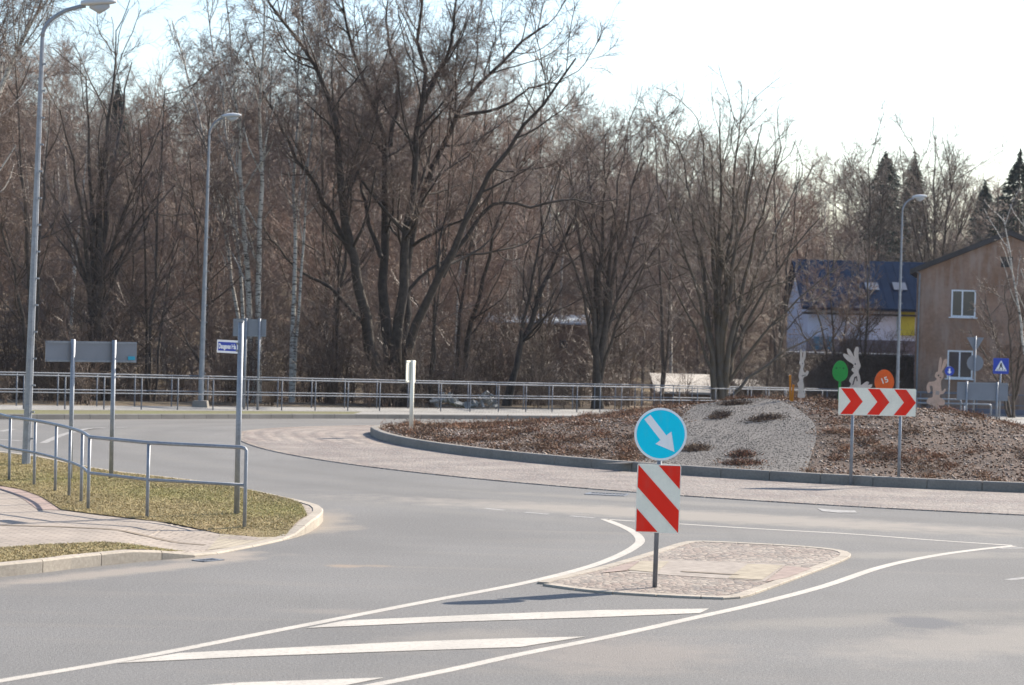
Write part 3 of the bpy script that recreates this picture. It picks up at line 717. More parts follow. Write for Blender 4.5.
# street name post
pb = G(236.5, 515, .13); top = at(243, 322, pb.y)
o = empty('street_name_sign', (pb.x, pb.y, .13), 0, label='tall thin post with a small blue and white street name plate', cat='street sign')
hgt = top.z - .13; p = MB(); p.tube([(0, 0, -.2), (0, 0, hgt)], .04, 12); p.tube([(0, 0, hgt), (0, 0, hgt + .015)], .045, 12); p.build('post', M['galv'], o, smooth=True)
pz = at(232, 347, pb.y).z - .13; rot = R_(-48)
pw, ph = .52, .185
hold = bpy.data.objects.new('name_plate', None)
MM = Matrix.Rotation(rot, 4, 'Z')
def plate_part(nm, poly, th, y0, m, par, cz=pz, cx=-(pw / 2 + .05)):
    b = MB(); b.prism(poly, th, MM @ T(cx, cz, y0)); return b.build(nm, m, par)
pl = plate_part('name_plate', rrect(pw, ph, .015), .012, -.006, M['white2'], o)
plate_part('plate_field', rrect(pw - .065, ph - .06, .01), .002, -.0085, M['blue'], pl)
def text(body, size, M4, m, parent, name='lettering', xs=1.0, bold=.0):
    c = bpy.data.curves.new(name, 'FONT'); c.body = body; c.size = size; c.align_x = 'CENTER'; c.align_y = 'CENTER'; c.extrude = .001; c.offset = bold
    c.materials.append(m); t0 = bpy.data.objects.new(name, c); COL.objects.link(t0); me = bpy.data.meshes.new_from_object(t0.evaluated_get(bpy.context.evaluated_depsgraph_get())); bpy.data.objects.remove(t0)
    t = bpy.data.objects.new(name, me); COL.objects.link(t); t.parent = parent
    t.matrix_local = M4 @ Matrix.Rotation(R_(90), 4, 'X') @ Matrix.Diagonal((xs, 1, 1, 1)); return t
text('Daugavas iela', .098, MM @ T(-(pw / 2 + .05), pz, -.0105), M['white2'], pl, xs=.80, bold=.004)
for dz in (.05, -.05): b = MB(); b.box((-.03, 0, pz + dz), (.06, .05, .03), Matrix.Rotation(rot, 3, 'Z')); b.build('bracket', M['galv_dark'], o)

# signs far right
def ground_r(x, y): return slope(min(y, 90))
def post_sign(u, vtop, Y, label, poly, th, z, mats_face, name='road_sign', pr=.032, face=True):
    pass
Y = 92
pz_ = at(1001, 366, Y); gz = terrain(pz_.x, Y)
o = empty('crossing_sign', (pz_.x, Y, gz), 0, label='blue square pedestrian crossing sign with white triangle at the right', cat='road sign')
h = pz_.z - gz; p = MB(); p.tube([(0, .04, 0), (0, .04, h + .25)], .035, 12); p.build('post', M['galv'], o, smooth=True)
b = MB(); b.prism(rrect(.60, .60, .03), .02, T(0, h)); pl = b.build('square_plate', M['blue'], o)
b = MB(); b.prism([(-.23, -.19), (.23, -.19), (0, .22)], .004, T(0, h, -.005)); tri = b.build('triangle', M['white2'], pl)
b = MB(); b.prism(disc(.028, 12), .003, T(0, h + .10, -.009)); b.prism([(-.035, .08), (.035, .08), (.05, -.03), (.09, -.12), (.05, -.12), (0, -.02), (-.05, -.12), (-.09, -.12), (-.05, -.03)], .003, T(0, h, -.009))
b.build('walking_figure', M['black'], tri)
for i in range(5): b = MB(); b.prism([(-.17 + i * .075, -.175), (-.135 + i * .075, -.175), (-.13 + i * .07, -.13), (-.155 + i * .07, -.13)], .003, T(0, h, -.0085)); b.build('zebra_bar', M['black'], tri)
Y = 90
pz_ = at(975.5, 344, Y); gz = terrain(pz_.x, Y)
o = empty('give_way_sign', (pz_.x, Y, gz), 0, label='grey back of an inverted triangle sign above a round sign back', cat='road sign')
h = pz_.z - gz; p = MB(); p.tube([(0, 0, 0), (0, 0, h + .30)], .035, 12); p.build('post', M['galv'], o, smooth=True)
b = MB(); b.prism([(-.33, .25), (.33, .25), (.03, -.27), (-.03, -.27)], .02, T(0, h, .05)); b.build('triangle_plate', M['sign_back'], o)
h2 = at(974, 363, Y).z - gz; b = MB(); b.prism(disc(.31), .02, T(.02, h2, .05)); b.build('round_plate', M['sign_back'], o)
Y = 86
pz_ = at(983, 382.5, Y); gz = terrain(pz_.x, Y); sc = Y / FPX
board_back((pz_.x, Y, gz), 0, 51 * sc, 18 * sc, pz_.z - gz, (-16 * sc, 14.5 * sc), 'wide grey sign back on two posts below the round sign back')
Y = 96
pz_ = at(949.5, 371, Y); gz = terrain(pz_.x, Y)
o = empty('round_blue_sign', (pz_.x, Y, gz), 0, label='tiny round blue sign on a thin post behind the rightmost rabbit', cat='road sign')
h = pz_.z - gz; p = MB(); p.tube([(0, .03, 0), (0, .03, h + .2)], .03, 10); p.build('post', M['galv'], o, smooth=True)
b = MB(); b.prism(disc(.19, 32), .02, T(0, h)); pl = b.build('round_plate', M['blue'], o)
b = MB(); b.prism([(-.03, .10), (.03, .10), (.03, -.02), (.08, -.02), (0, -.12), (-.08, -.02), (-.03, -.02)], .004, T(0, h, -.005)); b.build('arrow', M['white2'], pl)

# ------------------------------------------------------------------ lamps
def lamp(base, top, label, arm=1.0, foot=False, rise=.35, r0=.078, head_rot=0.0, lean=0.0, drop=.6):
    """base, top: vectors; the pole leads straight up to the top, the arm reaches to the right"""
    o = empty('street_lamp', base, head_rot, label=label, cat='street lamp', group='grey street lamps')
    o.rotation_euler = (0, lean, head_rot)
    h = top.z - base.z
    p = MB(); pts = []; rad = []
    for i in range(13): t = i / 12; pts.append((0, 0, (h - drop) * t)); rad.append(r0 * (1 - t) + .038 * t)
    p.tube(pts, rad, 8)
    for i in range(1, 16): p.box((.02 + r0 * (1 - i / 16) + .045 * i / 16, -.02, (h - drop) * i / 16), (.05, .03, .03))
    p.box((0, -r0 * .97, .9), (.09, .02, .32))
    pole = p.build('pole', M['galv'], o)
    a = MB(); ap = []
    for i in range(11):
        t = i / 10; ang = t * math.pi / 2 * .86
        ap.append((arm * (1 - math.cos(ang)) * 1.0, 0, h - drop + math.sin(ang) * drop))
    a.tube(ap, .036, 8); a.build('arm', M['galv'], o, smooth=True)
    e = Vector(ap[-1]); hd = MB(); n = 12; L = .62; rings = []
    for i in range(n + 1):
        t = i / n; wv = .03 + .12 * math.sin(math.pi * min(1, t * .95 + .04)) ** .7; hh = .03 + .075 * math.sin(math.pi * min(1, t * .9 + .08)) ** .8
        rings.append([e + Vector((-.08 + L * t, math.cos(b) * wv, .03 + .06 * t + (math.sin(b) * hh if math.sin(b) > 0 else math.sin(b) * hh * .45))) for b in [2 * math.pi * j / 14 for j in range(14)]])
    vs = [v for r in rings for v in r]; hd.add(vs, [(i * 14 + j, i * 14 + (j + 1) % 14, (i + 1) * 14 + (j + 1) % 14, (i + 1) * 14 + j) for i in range(n) for j in range(14)] + [tuple(range(14)), tuple(range(n * 14 + 13, n * 14 - 1, -1))])
    hh_ = hd.build('lamp_head', cm('lamp_housing', (.52, .53, .54), .05), o, smooth=True)
    g = MB(); g.tube([e + Vector((.08, 0, .01)), e + Vector((.25, 0, -.035)), e + Vector((.42, 0, .03))], [.05, .10, .05], 10); g.build('lamp_glass', cm('lamp_glass', (.45, .46, .47), .05), hh_, smooth=True)
    if foot:
        f = MB(); f.box((0, 0, .09), (.52, .52, .24), taper=.85); f.build('concrete_foot', M['kerb_grey'], o)
    return o
b0 = G(26, 465, .13); b0.z = .13; lamp(b0, at(72, 4, b0.y), 'tall grey street lamp by the grass edge, nearest on the left', arm=.95, lean=R_(.9))
b1 = G(200.5, 407, hf=fz); lamp(b1, at(222, 117, b1.y), 'grey street lamp on a square concrete foot at the far railing', arm=.6, foot=True, r0=.098, lean=R_(.5))
Y = 100; t3 = at(920, 198, Y); bx = at(901, 260, Y); lamp(Vector((bx.x - .0, Y, terrain(bx.x, Y))), t3, 'distant grey street lamp beside the brown gabled house', arm=.6, r0=.08)

# ------------------------------------------------------------------ railings
def railing(name, path, heights, zf, post_step, label, pr=.022, rr_=.024, ends=True, mid=.5):
    P = resample([Vector((p[0], p[1], 0)) for p in path], post_step)
    o = empty(name, (P[0].x, P[0].y, zf(P[0].x, P[0].y)), 0, label=label, cat='railing'); off = o.location.copy()
    F = resample([Vector((p[0], p[1], 0)) for p in path], post_step / 4)
    def line(h): return [Vector((p.x, p.y, zf(p.x, p.y) + h)) - off for p in F]
    top = line(heights)
    if ends:
        top[-1] = top[-1] + Vector((0, 0, -.03))
    r = MB(); r.tube(top, rr_, 8); r.build('top_rail', M['rail'], o, smooth=True)
    r = MB(); r.tube(line(heights * mid), rr_ * .85, 8); r.build('middle_rail', M['rail'], o, smooth=True)
    for p in P[:100]:
        z = zf(p.x, p.y); m_ = MB(); m_.tube([(p.x - off.x, p.y - off.y, z - .2 - off.z), (p.x - off.x, p.y - off.y, z + heights - off.z)], pr, 8); m_.build('post', M['rail'], o, smooth=True)
    return o
def offn(L, d): return [Vector((p.x, p.y, 0)) for p in offset([Vector((x, y, 0)) for x, y in L], d)]
frontL = [(x, y) for x, y in FEN if -24 <= x <= 25]
railing('pedestrian_railing', [Vector((x, y, 0)) for x, y in frontL], 1.0, fz, 1.55, 'front one of the two long steel railings along the far footpath')
railing('pedestrian_railing', offn([(x, y) for x, y in FEN if -26 <= x <= 24], -1.5), 1.0, fz, 1.6, 'back one of the two long steel railings, in front of the trees')
# near railing, posts at measured bases
nb = [(-30, 474), (9, 481), (34, 486), (55, 492), (69, 497), (81, 503), (88, 510), (147, 518), (244.5, 524)]
bp_ = [G(u, v, .13) for u, v in nb]; bp_ = [Vector((-14.5, 41.5, .13)), Vector((-12.6, 40.9, .13))] + bp_
o = empty('guard_railing', bp_[-1], 0, label='galvanised railing curving along the grass edge at the near left', cat='railing'); off = Vector(bp_[-1])
HT = 1.04
def rail_pts(h):
    pts = catmull([Vector((p.x, p.y, .13 + h)) for p in bp_[:-2]], 4) + [Vector((bp_[-2].x, bp_[-2].y, .13 + h)), Vector((bp_[-1].x, bp_[-1].y, .13 + h))]
    return [p - off for p in pts]
tp = rail_pts(HT); e = tp[-1]; dirn = (tp[-1] - tp[-2]).normalized()
tp = tp[:-1] + [e - dirn * .07, e - dirn * .025 + Vector((0, 0, -.01)), e + Vector((0, 0, -.04)), Vector((e.x, e.y, .5)), Vector((e.x, e.y, -.2))]
r = MB(); r.tube(tp, .026, 10); r.build('top_rail', M['galv'], o, smooth=True)
r = MB(); r.tube(rail_pts(.53), .022, 10); r.build('middle_rail', M['galv'], o, smooth=True)
for p in bp_[:-1]:
    m_ = MB(); q = Vector(p) - off; m_.tube([(q.x, q.y, -.2), (q.x, q.y, HT)], .024, 10); m_.build('post', M['galv'], o, smooth=True)
# short rails at the far right
Y = 88
for (ua, ub, vt, lab) in ((917, 961, 398.5, 'short pale rail behind the rightmost rabbit'), (967, 991, 404, 'short rail ending at a post under the grey sign back')):
    a = at(ua, vt, Y); b = at(ub, vt + .026 * (ub - ua), Y); gz = terrain(a.x, Y); o = empty('guard_railing', (a.x, Y, gz), 0, label=lab, cat='railing')
    L = b.x - a.x; h = a.z - gz; r = MB(); r.tube([(-2 if ua > 950 else -.5, 0, h), (L - .08, 0, h), (L - .02, 0, h - .02), (L, 0, h - .08), (L, 0, 0)], .035, 8); r.build('top_rail', M['galv'], o, smooth=True)
    for x in ([.0, L * .5] if ua < 950 else [-1.2, -.1]):
        m_ = MB(); m_.tube([(x, 0, 0), (x, 0, h)], .028, 8); m_.build('post', M['galv'], o, smooth=True)

# ------------------------------------------------------------------ Easter cut-outs on the mound
def shape_union(o, parts, m, name, th=.02, z0=0):
    pass
M['ply'] = mat('painted_plywood', (.66, .45, .33), .8, .12, 6, fine=.1)
M['ply_pale'] = mat('pale_plywood', (.68, .57, .47), .8, .12, 6, fine=.1)
def cutout(name, u, v, Ysc, outline, label, m, faces=(), rz=0.0, stake=True, cat='rabbit figure'):
    """outline in pixels relative to (u, v) = foot; x right, z up"""
    Y0 = Ysc; q = at(u, v, Y0); b = Vector((q.x, Y0, mound(q.x, Y0))); sc = Y0 / FPX; dz = (q.z - b.z)
    o = empty(name, (b.x, b.y, b.z), rz, label=label, cat=cat)
    P = [(x * sc, z * sc + dz) for x, z in outline]
    P = [(p.x, p.y) for p in catmull(P, 3, True)]
    mb = MB(); mb.prism(P, .02, T(0, 0)); body = mb.build('cutout', m, o)
    if stake:
        s = MB(); s.box((0, .035, dz / 2), (.04, .03, max(dz, 0) + .5)); s.build('stake', M['ply'], o)
    for nm, poly, mm in faces:
        f = MB(); f.prism([(x * sc, z * sc + dz) for x, z in poly], .004, T(0, 0, -.005)); f.build(nm, mm, body)
    return o, sc
dk = cm('rabbit_marks', (.12, .09, .08))
def ell(cx, cz, rx, rz_, n=10): return [(cx + math.cos(2 * math.pi * i / n) * rx, cz + math.sin(2 * math.pi * i / n) * rz_) for i in range(n)]
# slim standing rabbit seen from the side (left)
cutout('rabbit_cutout', 801, 397.5, 57, [(-3, 0), (3.5, 0), (3.5, 3), (2, 6), (2.5, 12), (1.5, 18), (3, 21), (5.5, 22), (7, 26), (5, 27), (4, 25), (2, 26), (1.5, 29), (2.5, 33), (2, 36), (3.5, 41), (3.2, 47), (1.5, 45), (0, 39), (-.5, 47), (-2, 48), (-2, 38), (-2.6, 34), (-1, 31), (-2, 27), (-3, 21), (-2, 17), (-4, 14), (-2.5, 9), (-3, 5)],
       'slim pale plywood rabbit cutout standing leftmost on the mound', M['ply_pale'], [('eye', ell(.6, 34, .5, .6), dk), ('paw_line', [(0, 21), (4, 22.4), (4, 23), (0, 21.8)], dk)])
cutout('rabbit_cutout', 855, 390, 57, [(-6, -4), (-6, 2), (-4, 6), (-6, 9), (-4, 14), (-1.5, 17), (-4, 20), (-2, 25), (-8, 29), (-12, 33), (-12.5, 36), (-8, 35), (-3, 31), (-8, 36), (-9, 41), (-6, 40), (-1.5, 33), (-2, 38), (0, 43), (2.5, 42), (2.5, 34), (3.5, 29), (5, 24), (3, 19), (4.5, 14), (5.5, 8), (6, 5), (11, 8.5), (14, 8), (13, 5.5), (17, 6), (16, 3), (11, 1), (5, 0), (5, -4)],
       'grey rabbit cutout with fanned ears sitting between the green and orange eggs', M['ply_pale'], [('eye', ell(-.5, 26, .8, .9), dk), ('nose', ell(-2.4, 22.5, .7, .6), dk), ('arm', [(-3, 5), (-1, 13), (1.5, 14), (2.5, 9), (1.5, 8.6), (.8, 12), (0, 11.5), (-1.8, 5)], dk)])
cutout('rabbit_cutout', 936, 408.5, 55, [(-2.5, 0), (2.5, 0), (3, 3), (8, 3.5), (8.5, 8), (5, 10.5), (3.5, 11), (4, 14), (7, 15), (9.5, 19), (8.5, 20), (5.5, 17), (4.5, 23), (4.5, 28), (6.5, 31), (6.5, 35), (5, 37), (8, 42), (10, 47), (9, 50), (6.5, 48), (4, 39), (4.5, 46), (4, 51), (2.5, 50.5), (1.5, 44), (1, 37.5), (-1, 36), (-2, 32), (0, 29.5), (-3, 27), (-8, 26), (-10, 21), (-8.5, 15.5), (-6, 17), (-7, 22), (-4, 22), (-3.5, 14), (-4, 11), (-8, 10), (-9.5, 6), (-6, 3.5), (-3, 3)],
       'brown standing rabbit cutout with upright ears, rightmost on the mound', M['ply'], [('eye', ell(1.5, 33, .8, 1), dk), ('nose', ell(3.5, 31, .8, .6), dk), ('belly_mark', [(-1, 14), (2.5, 13.5), (3, 17), (-.5, 18)], cm('pale_belly', (.45, .37, .32)))])
M['dkgreen'] = cm('dark_green', (.02, .12, .04))
def egg(u, v, rx, rz_, col, label, foot_v, txt=None, marks=True):
    q = at(u, foot_v, 57.0); b = Vector((q.x, 57.0, mound(q.x, 57.0))); sc = b.y / FPX; zc_ = at(u, v, b.y).z - b.z
    o = empty('egg_cutout', (b.x, b.y, b.z), 0, label=label, cat='egg figure')
    P = [(math.sin(a) * rx * sc * (1 - .10 * math.cos(a)), math.cos(a) * rz_ * sc) for a in [2 * math.pi * i / 36 for i in range(36)]]
    mb = MB(); mb.prism(P[::-1], .02, T(0, zc_)); m_ = mat('egg_paint', col, .5, .1, 4); e_ = mb.build('egg', m_, o)
    s = MB(); s.box((0, .03, zc_ / 2 - .1), (.06, .03, zc_ + .2)); s.build('stake', m_, o)
    if txt:
        text(txt, .19, Matrix.Translation((0, -.004, zc_ + .01)) @ Matrix.Rotation(R_(-22), 4, 'Y'), M['white'], e_, bold=.004)
    else:
        for i in range(3): d = MB(); d.prism([(-.11 + i * .085, .05 + .02 * (i % 2)), (-.075 + i * .085, .05 + .02 * (i % 2)), (-.075 + i * .085, .085), (-.11 + i * .085, .085)], .003, T(0, zc_, -.004)); d.build('painted_mark', M['dkgreen'], e_)
    return o
egg(839.5, 371, 7.8, 10.5, (.02, .33, .05), 'green egg cutout on a stake left of the sitting rabbit', 398)
egg(884, 381, 9.8, 11.5, (.90, .13, .01), 'orange egg cutout with pale lettering behind the chevron board', 396, '15')
q = at(791, 396, 57); b = Vector((q.x, 57, mound(q.x, 57))); o = empty('marker_post', (b.x, b.y, b.z), 0, label='thin orange wooden marker stakes beside the slim rabbit', cat='stake')
og = cm('orange_paint', (.62, .22, .02)); s = MB(); s.box((-.02, 0, .2), (.045, .04, .85), Matrix.Rotation(R_(-2), 3, 'Y')); s.build('tall_stake', og, o)
s = MB(); s.box((.035, .01, .1), (.05, .04, .6), Matrix.Rotation(R_(3), 3, 'Y')); s.build('short_stake', og, o)
#TREES#
# ------------------------------------------------------------------ buildings
def wall_part(o, name, x0, x1, y0, y1, z0, z1, m, **k):
    mb = MB(); mb.box(((x0 + x1) / 2, (y0 + y1) / 2, (z0 + z1) / 2), (x1 - x0, y1 - y0, z1 - z0)); return mb.build(name, m, o, **k)
M['render'] = mat('brown_render', (.27, .15, .092), .92, .14, .5, col2=(.35, .23, .17), bump=.4, bscale=12, fine=.12, fscale=6)
mixin(M['render'], ramp(M['render'], noise(M['render'], .9, 7, (2.5, 1, .5)), .48, .62, 0, .6), (.38, .29, .24))
mixin(M['render'], ramp(M['render'], noise(M['render'], .6, 7), .5, .7, 0, .5), (.17, .125, .10))
M['tar'] = mat('tar_roofing', (.055, .05, .05), .85, .2, 1.5)
M['frame'] = mat('white_window_frame', (.75, .77, .80), .5, .04, 3)
gl = M['glass'] = bpy.data.materials.new('window_glass'); gl.use_nodes = True
b_ = gl.node_tree.nodes['Principled BSDF']; b_.inputs['Base Color'].default_value = (.03, .035, .045, 1); b_.inputs['Roughness'].default_value = .08; b_.inputs['Specular IOR Level'].default_value = .7
M['roofblue'] = mat('blue_metal_roof', (.012, .022, .046), .95, .15, .7, metal=.0, spec=.0)
M['wallblue'] = mat('pale_blue_wall', (.62, .70, .85), .85, .1, .8)
M['wallgrey'] = mat('grey_plinth', (.20, .19, .23), .9, .12, .8)
M['yellowgreen'] = mat('yellow_green_cladding', (.50, .50, .06), .7, .1, 1.5)
M['darkwood'] = mat('dark_boards', (.035, .03, .028), .85, .2, 2)
M['tealpaint'] = mat('teal_paint', (.09, .24, .36), .6, .1, 2)
M['palecement'] = mat('pale_cement_sheet', (.42, .38, .33), .9, .1, .8, fine=.15, fscale=3)
M['brickbrown'] = mat('brown_brick', (.17, .11, .08), .9, .2, 1.5, fine=.2, fscale=5)
def window(o, cx, y, cz, w_, h, split=.5, sill=True, lit=None):
    """casement window set into the front wall at depth y"""
    f = MB(); t = .07
    for c, sz_ in (((cx, y - .02, cz + h / 2 - t / 2), (w_, .08, t)), ((cx, y - .02, cz - h / 2 + t / 2), (w_, .08, t)), ((cx - w_ / 2 + t / 2, y - .021, cz), (t, .08, h - 2 * t)),
                   ((cx + w_ / 2 - t / 2, y - .021, cz), (t, .08, h - 2 * t)), ((cx - w_ / 2 + w_ * split, y - .022, cz), (t, .08, h - 2 * t))): f.box(c, sz_)
    win = f.build('window', M['frame'], o)
    g = MB(); g.box((cx, y - .005, cz), (w_ - .05, .03, h - .05)); g.build('pane', M['glass'], win)
    if sill: s_ = MB(); s_.box((cx, y - .08, cz - h / 2 - .03), (w_ + .2, .20, .05)); s_.build('sill', M['frame'], win)
    return win
# brown gabled house
Y = 116.0; el = at(915, 266.5, Y); gz = terrain(22, Y); HR = -math.atan2(el.x, Y) - R_(1.5)
o = empty('brown_house', (el.x + .12, Y, gz), HR, label='brown rendered gabled house with white framed windows at the right edge', cat='house')
hx = Vector((math.cos(HR), math.sin(HR), 0)); hn = Vector((-hx.y, hx.x, 0)); ho = Vector((el.x + .12, Y, gz))
def face(u, v):
    d = ray(u, v); t = (ho - CP).dot(hn) / d.dot(hn); p = CP + d * t - ho; return p.dot(hx), p.z
rx, rz0 = face(1010, 230.5); ex, ez0 = face(915, 266.5)
D = 13.0; ez = ez0 - .25; rz_ = rz0 - .25; wl = 0.0; wr = 2 * rx
mb = MB(); vs = [(wl, 0, -.5), (wr, 0, -.5), (wr, 0, ez), (rx, 0, rz_), (wl, 0, ez)]; vs += [(x, D, z) for x, _, z in vs]
mb.add(vs, [(0, 1, 2, 3, 4), (9, 8, 7, 6, 5), (0, 5, 6, 1), (1, 6, 7, 2), (4, 9, 5, 0)]); mb.build('wall', M['render'], o)
mb = MB(); sl = (rz_ - ez) / rx
for sg, e in ((-1, wl), (1, wr)):
    xo = e + sg * .35; zo = ez - sl * .35
    mb.add([(rx, -.25, rz_ + .02), (xo, -.25, zo + .02), (xo, D + .4, zo + .02), (rx, D + .4, rz_ + .02), (rx, -.25, rz_ + .28), (xo, -.25, zo + .26), (xo, D + .4, zo + .26), (rx, D + .4, rz_ + .28)],
           [(0, 1, 2, 3), (4, 5, 6, 7), (0, 1, 5, 4), (1, 2, 6, 5), (2, 3, 7, 6), (3, 0, 4, 7)])
rf = mb.build('roof', M['tar'], o)
mb = MB(); mb.box((rx + 1.8, 4.5, rz_ + .1), (.7, .7, 1.1)); mb.build('chimney', M['brickbrown'], rf)
sc = Y / FPX
for (u, v, wp, hp, sp) in ((963.5, 303.5, 24, 27, .45), (960, 364.5, 25, 28, .48), (1052, 306, 24, 27, .5), (1052, 367, 24, 28, .5)):
    p = face(u, v); window(o, p[0], 0, p[1], wp * sc, hp * sc, sp)
mb = MB(); mb.tube([(.12, -.07, .2), (.12, -.07, ez - .1), (-.1, -.15, ez + .05)], .05, 8); mb.build('downpipe', M['galv_dark'], o)
p = face(1007, 262); mb = MB(); mb.box((p[0], -.01, p[1]), (.55, .04, .5)); mb.build('attic_vent', M['black'], o)
mb = MB(); mb.box(((wl + wr) / 2, -.05, -.05), (wr - wl + .1, .12, .8)); mb.build('plinth', M['wallgrey'], o)
# blue roofed house
Y = 134.0; sc = Y / FPX
a = at(801, 306, Y); b2 = at(1010, 311, Y); gz = -3.2
o = empty('blue_roofed_house', ((a.x + b2.x) / 2, Y, gz), 0, label='long house with dark blue metal roof and pale blue wall behind bare branches', cat='house'); ox = o.location.x; oz = gz
ez = at(850, 306, Y).z - oz; rz_ = at(850, 263, Y + 5).z - oz; wl, wr = a.x - ox, b2.x - ox; D = 10
mb = MB(); vs = [(wl + .4, 0, 0), (wr - .4, 0, 0), (wr - .4, 0, ez), (wl + .4, 0, ez)]; vs += [(x, D, z) for x, _, z in vs]
mb.add(vs + [(wl + .4, D / 2, rz_ - .1), (wr - .4, D / 2, rz_ - .1)], [(0, 1, 2, 3), (7, 6, 5, 4), (0, 3, 8, 7, 4), (1, 5, 6, 9, 2)]); mb.build('wall', M['wallblue'], o)
mb = MB(); zb = at(850, 334, Y).z - oz; mb.box(((wl + wr) / 2, -.03, zb / 2 - .3), (wr - wl - .7, .1, zb)); mb.build('lower_wall', M['wallgrey'], o)
mb = MB()
for sg in (-1, 1):
    y0 = D / 2 - sg * (D / 2 + .5); zo = ez - (rz_ - ez) / (D / 2) * .5
    mb.add([(wl, y0, zo), (wr, y0, zo), (wr, D / 2, rz_), (wl, D / 2, rz_), (wl, y0, zo + .15), (wr, y0, zo + .15), (wr, D / 2, rz_ + .15), (wl, D / 2, rz_ + .15)], [(0, 1, 2, 3), (4, 5, 6, 7), (0, 1, 5, 4), (1, 2, 6, 5), (3, 0, 4, 7)])
for i in range(int((wr - wl) / .5)):
    x = wl + .3 + i * .5; zo = ez - (rz_ - ez) / (D / 2) * .5
    mb.add([(x - .02, -.5, zo + .15), (x + .02, -.5, zo + .15), (x + .02, D / 2, rz_ + .15), (x - .02, D / 2, rz_ + .15), (x - .02, -.5, zo + .165), (x + .02, -.5, zo + .165), (x + .02, D / 2, rz_ + .165), (x - .02, D / 2, rz_ + .165)], [(4, 5, 6, 7), (0, 1, 5, 4), (3, 0, 4, 7), (1, 2, 6, 5)])
rf = mb.build('roof', M['roofblue'], o)
mb = MB(); mb.box(((wl + wr) / 2, -.56, ez - .45), (wr - wl, .12, .12)); mb.build('gutter', M['darkwood'], rf)
for u in (872, 900):
    p = at(u, 290, Y + 1.8); t = ((p.z - oz) - ez) / (rz_ - ez); yy = D / 2 * t; ang = math.atan2(rz_ - ez, D / 2)
    mb = MB(); mb.box((p.x - ox, yy, ez + (rz_ - ez) * t + .20), (.75, .95, .06), Matrix.Rotation(ang, 3, 'X')); mb.build('skylight', cm('skylight_glass', (.035, .06, .11), .05), rf)
p = at(906, 323, Y); mb = MB(); mb.box((p.x - ox, -.08, p.z - oz), (17 * sc, .08, 25 * sc)); mb.build('yellow_panel', M['yellowgreen'], o)
for u, w_ in ((818, 9), (830, 6)): p = at(u, 343, Y); mb = MB(); mb.box((p.x - ox, -.09, p.z - oz), (w_ * sc, .06, 13 * sc)); mb.build('teal_panel', M['tealpaint'], o)
# low dark shed in front of it
Y = 126.0; sc = Y / FPX; a = at(792, 352, Y); b2 = at(914, 355, Y); gz = terrain(18, Y) - .2
o = empty('dark_shed', ((a.x + b2.x) / 2, Y, gz), 0, label='low dark board shed below the pale blue wall', cat='shed'); w2 = (b2.x - a.x) / 2; h = a.z - gz
wall_part(o, 'wall', -w2, w2, 0, 3, -.3, h - .1, M['darkwood']); wall_part(o, 'roof', -w2 - .2, w2 + .2, -.3, 3.2, h - .1, h, M['galv_dark'])
# low shed with pale sheet roof
def low_shed(name, uL, uR, vTop, vEave, vBase, Y, depth, roof, wall, label):
    L = at(uL, vEave, Y); Rr = at(uR, vEave, Y); w2 = (Rr.x - L.x) / 2; cx = (L.x + Rr.x) / 2; um = (uL + uR) / 2
    ze = at(um, vEave, Y).z; zt = at(um, vTop, Y + depth).z; gz = at(um, vBase, Y).z - 1.0
    o = empty(name, (cx, Y, gz), 0, label=label, cat='shed')
    wall_part(o, 'wall', -w2 + .2, w2 - .2, 0, depth, -1, ze - gz - .08, wall)
    mb = MB(); th = .1; a, b = ze - gz, zt - gz; mb.add([(-w2, -.4, a - th), (w2, -.4, a - th), (w2, depth, b - th), (-w2, depth, b - th), (-w2, -.4, a), (w2, -.4, a), (w2, depth, b), (-w2, depth, b)], [(0, 1, 2, 3), (4, 5, 6, 7), (0, 1, 5, 4), (1, 2, 6, 5), (2, 3, 7, 6), (3, 0, 4, 7)])
    mb.build('roof', roof, o)
    for k in range(max(1, int(w2))): mb = MB(); mb.box((-w2 + 1.0 + k * 2.0, -.02, (ze - gz) * .45), (.5, .06, .5)); mb.build('window', M['glass'], o)
    return o
low_shed('low_shed', 655, 733, 374, 392, 404, 119, 5, M['palecement'], M['brickbrown'], 'low shed with pale cement roof behind the railing and the vase shaped tree')
low_shed('low_shed', 736, 765, 379.5, 386, 404, 122, 3, M['palecement'], M['brickbrown'], 'small lean-to with pale roof right of the vase shaped tree')
low_shed('long_shed', 484, 592, 314, 322, 345, 150, 7, cm('pale_blue_sheet', (.38, .44, .52), .15), M['brickbrown'], 'long far building with pale bluish roof seen through the trees')
# rubble heap behind the fence
rr = random.Random(5); mb = MB(); p0 = G(431, 409, hf=fz); base = Vector((p0.x, p0.y + 3.0, fz(p0.x, p0.y) ))
for i in range(80):
    a = rr.uniform(0, 2.3); R3 = Matrix.Rotation(rr.uniform(0, 6), 3, 'Z') @ Matrix.Rotation(rr.uniform(-.9, .9), 3, 'X') @ Matrix.Rotation(rr.uniform(-.9, .9), 3, 'Y')
    mb.box((a, rr.uniform(-.5, .5), rr.uniform(.05, .5) * (.6 + .4 * math.sin(a * 4))), (rr.uniform(.06, .32), rr.uniform(.05, .22), rr.uniform(.03, .08)), R3)
tag(mb.build('rubble_heap', mat('whitewashed_rubble', (.26, .26, .25), .85, .25, 3), loc=base), 'heap of pale broken slabs lying behind the railing', 'rubble')

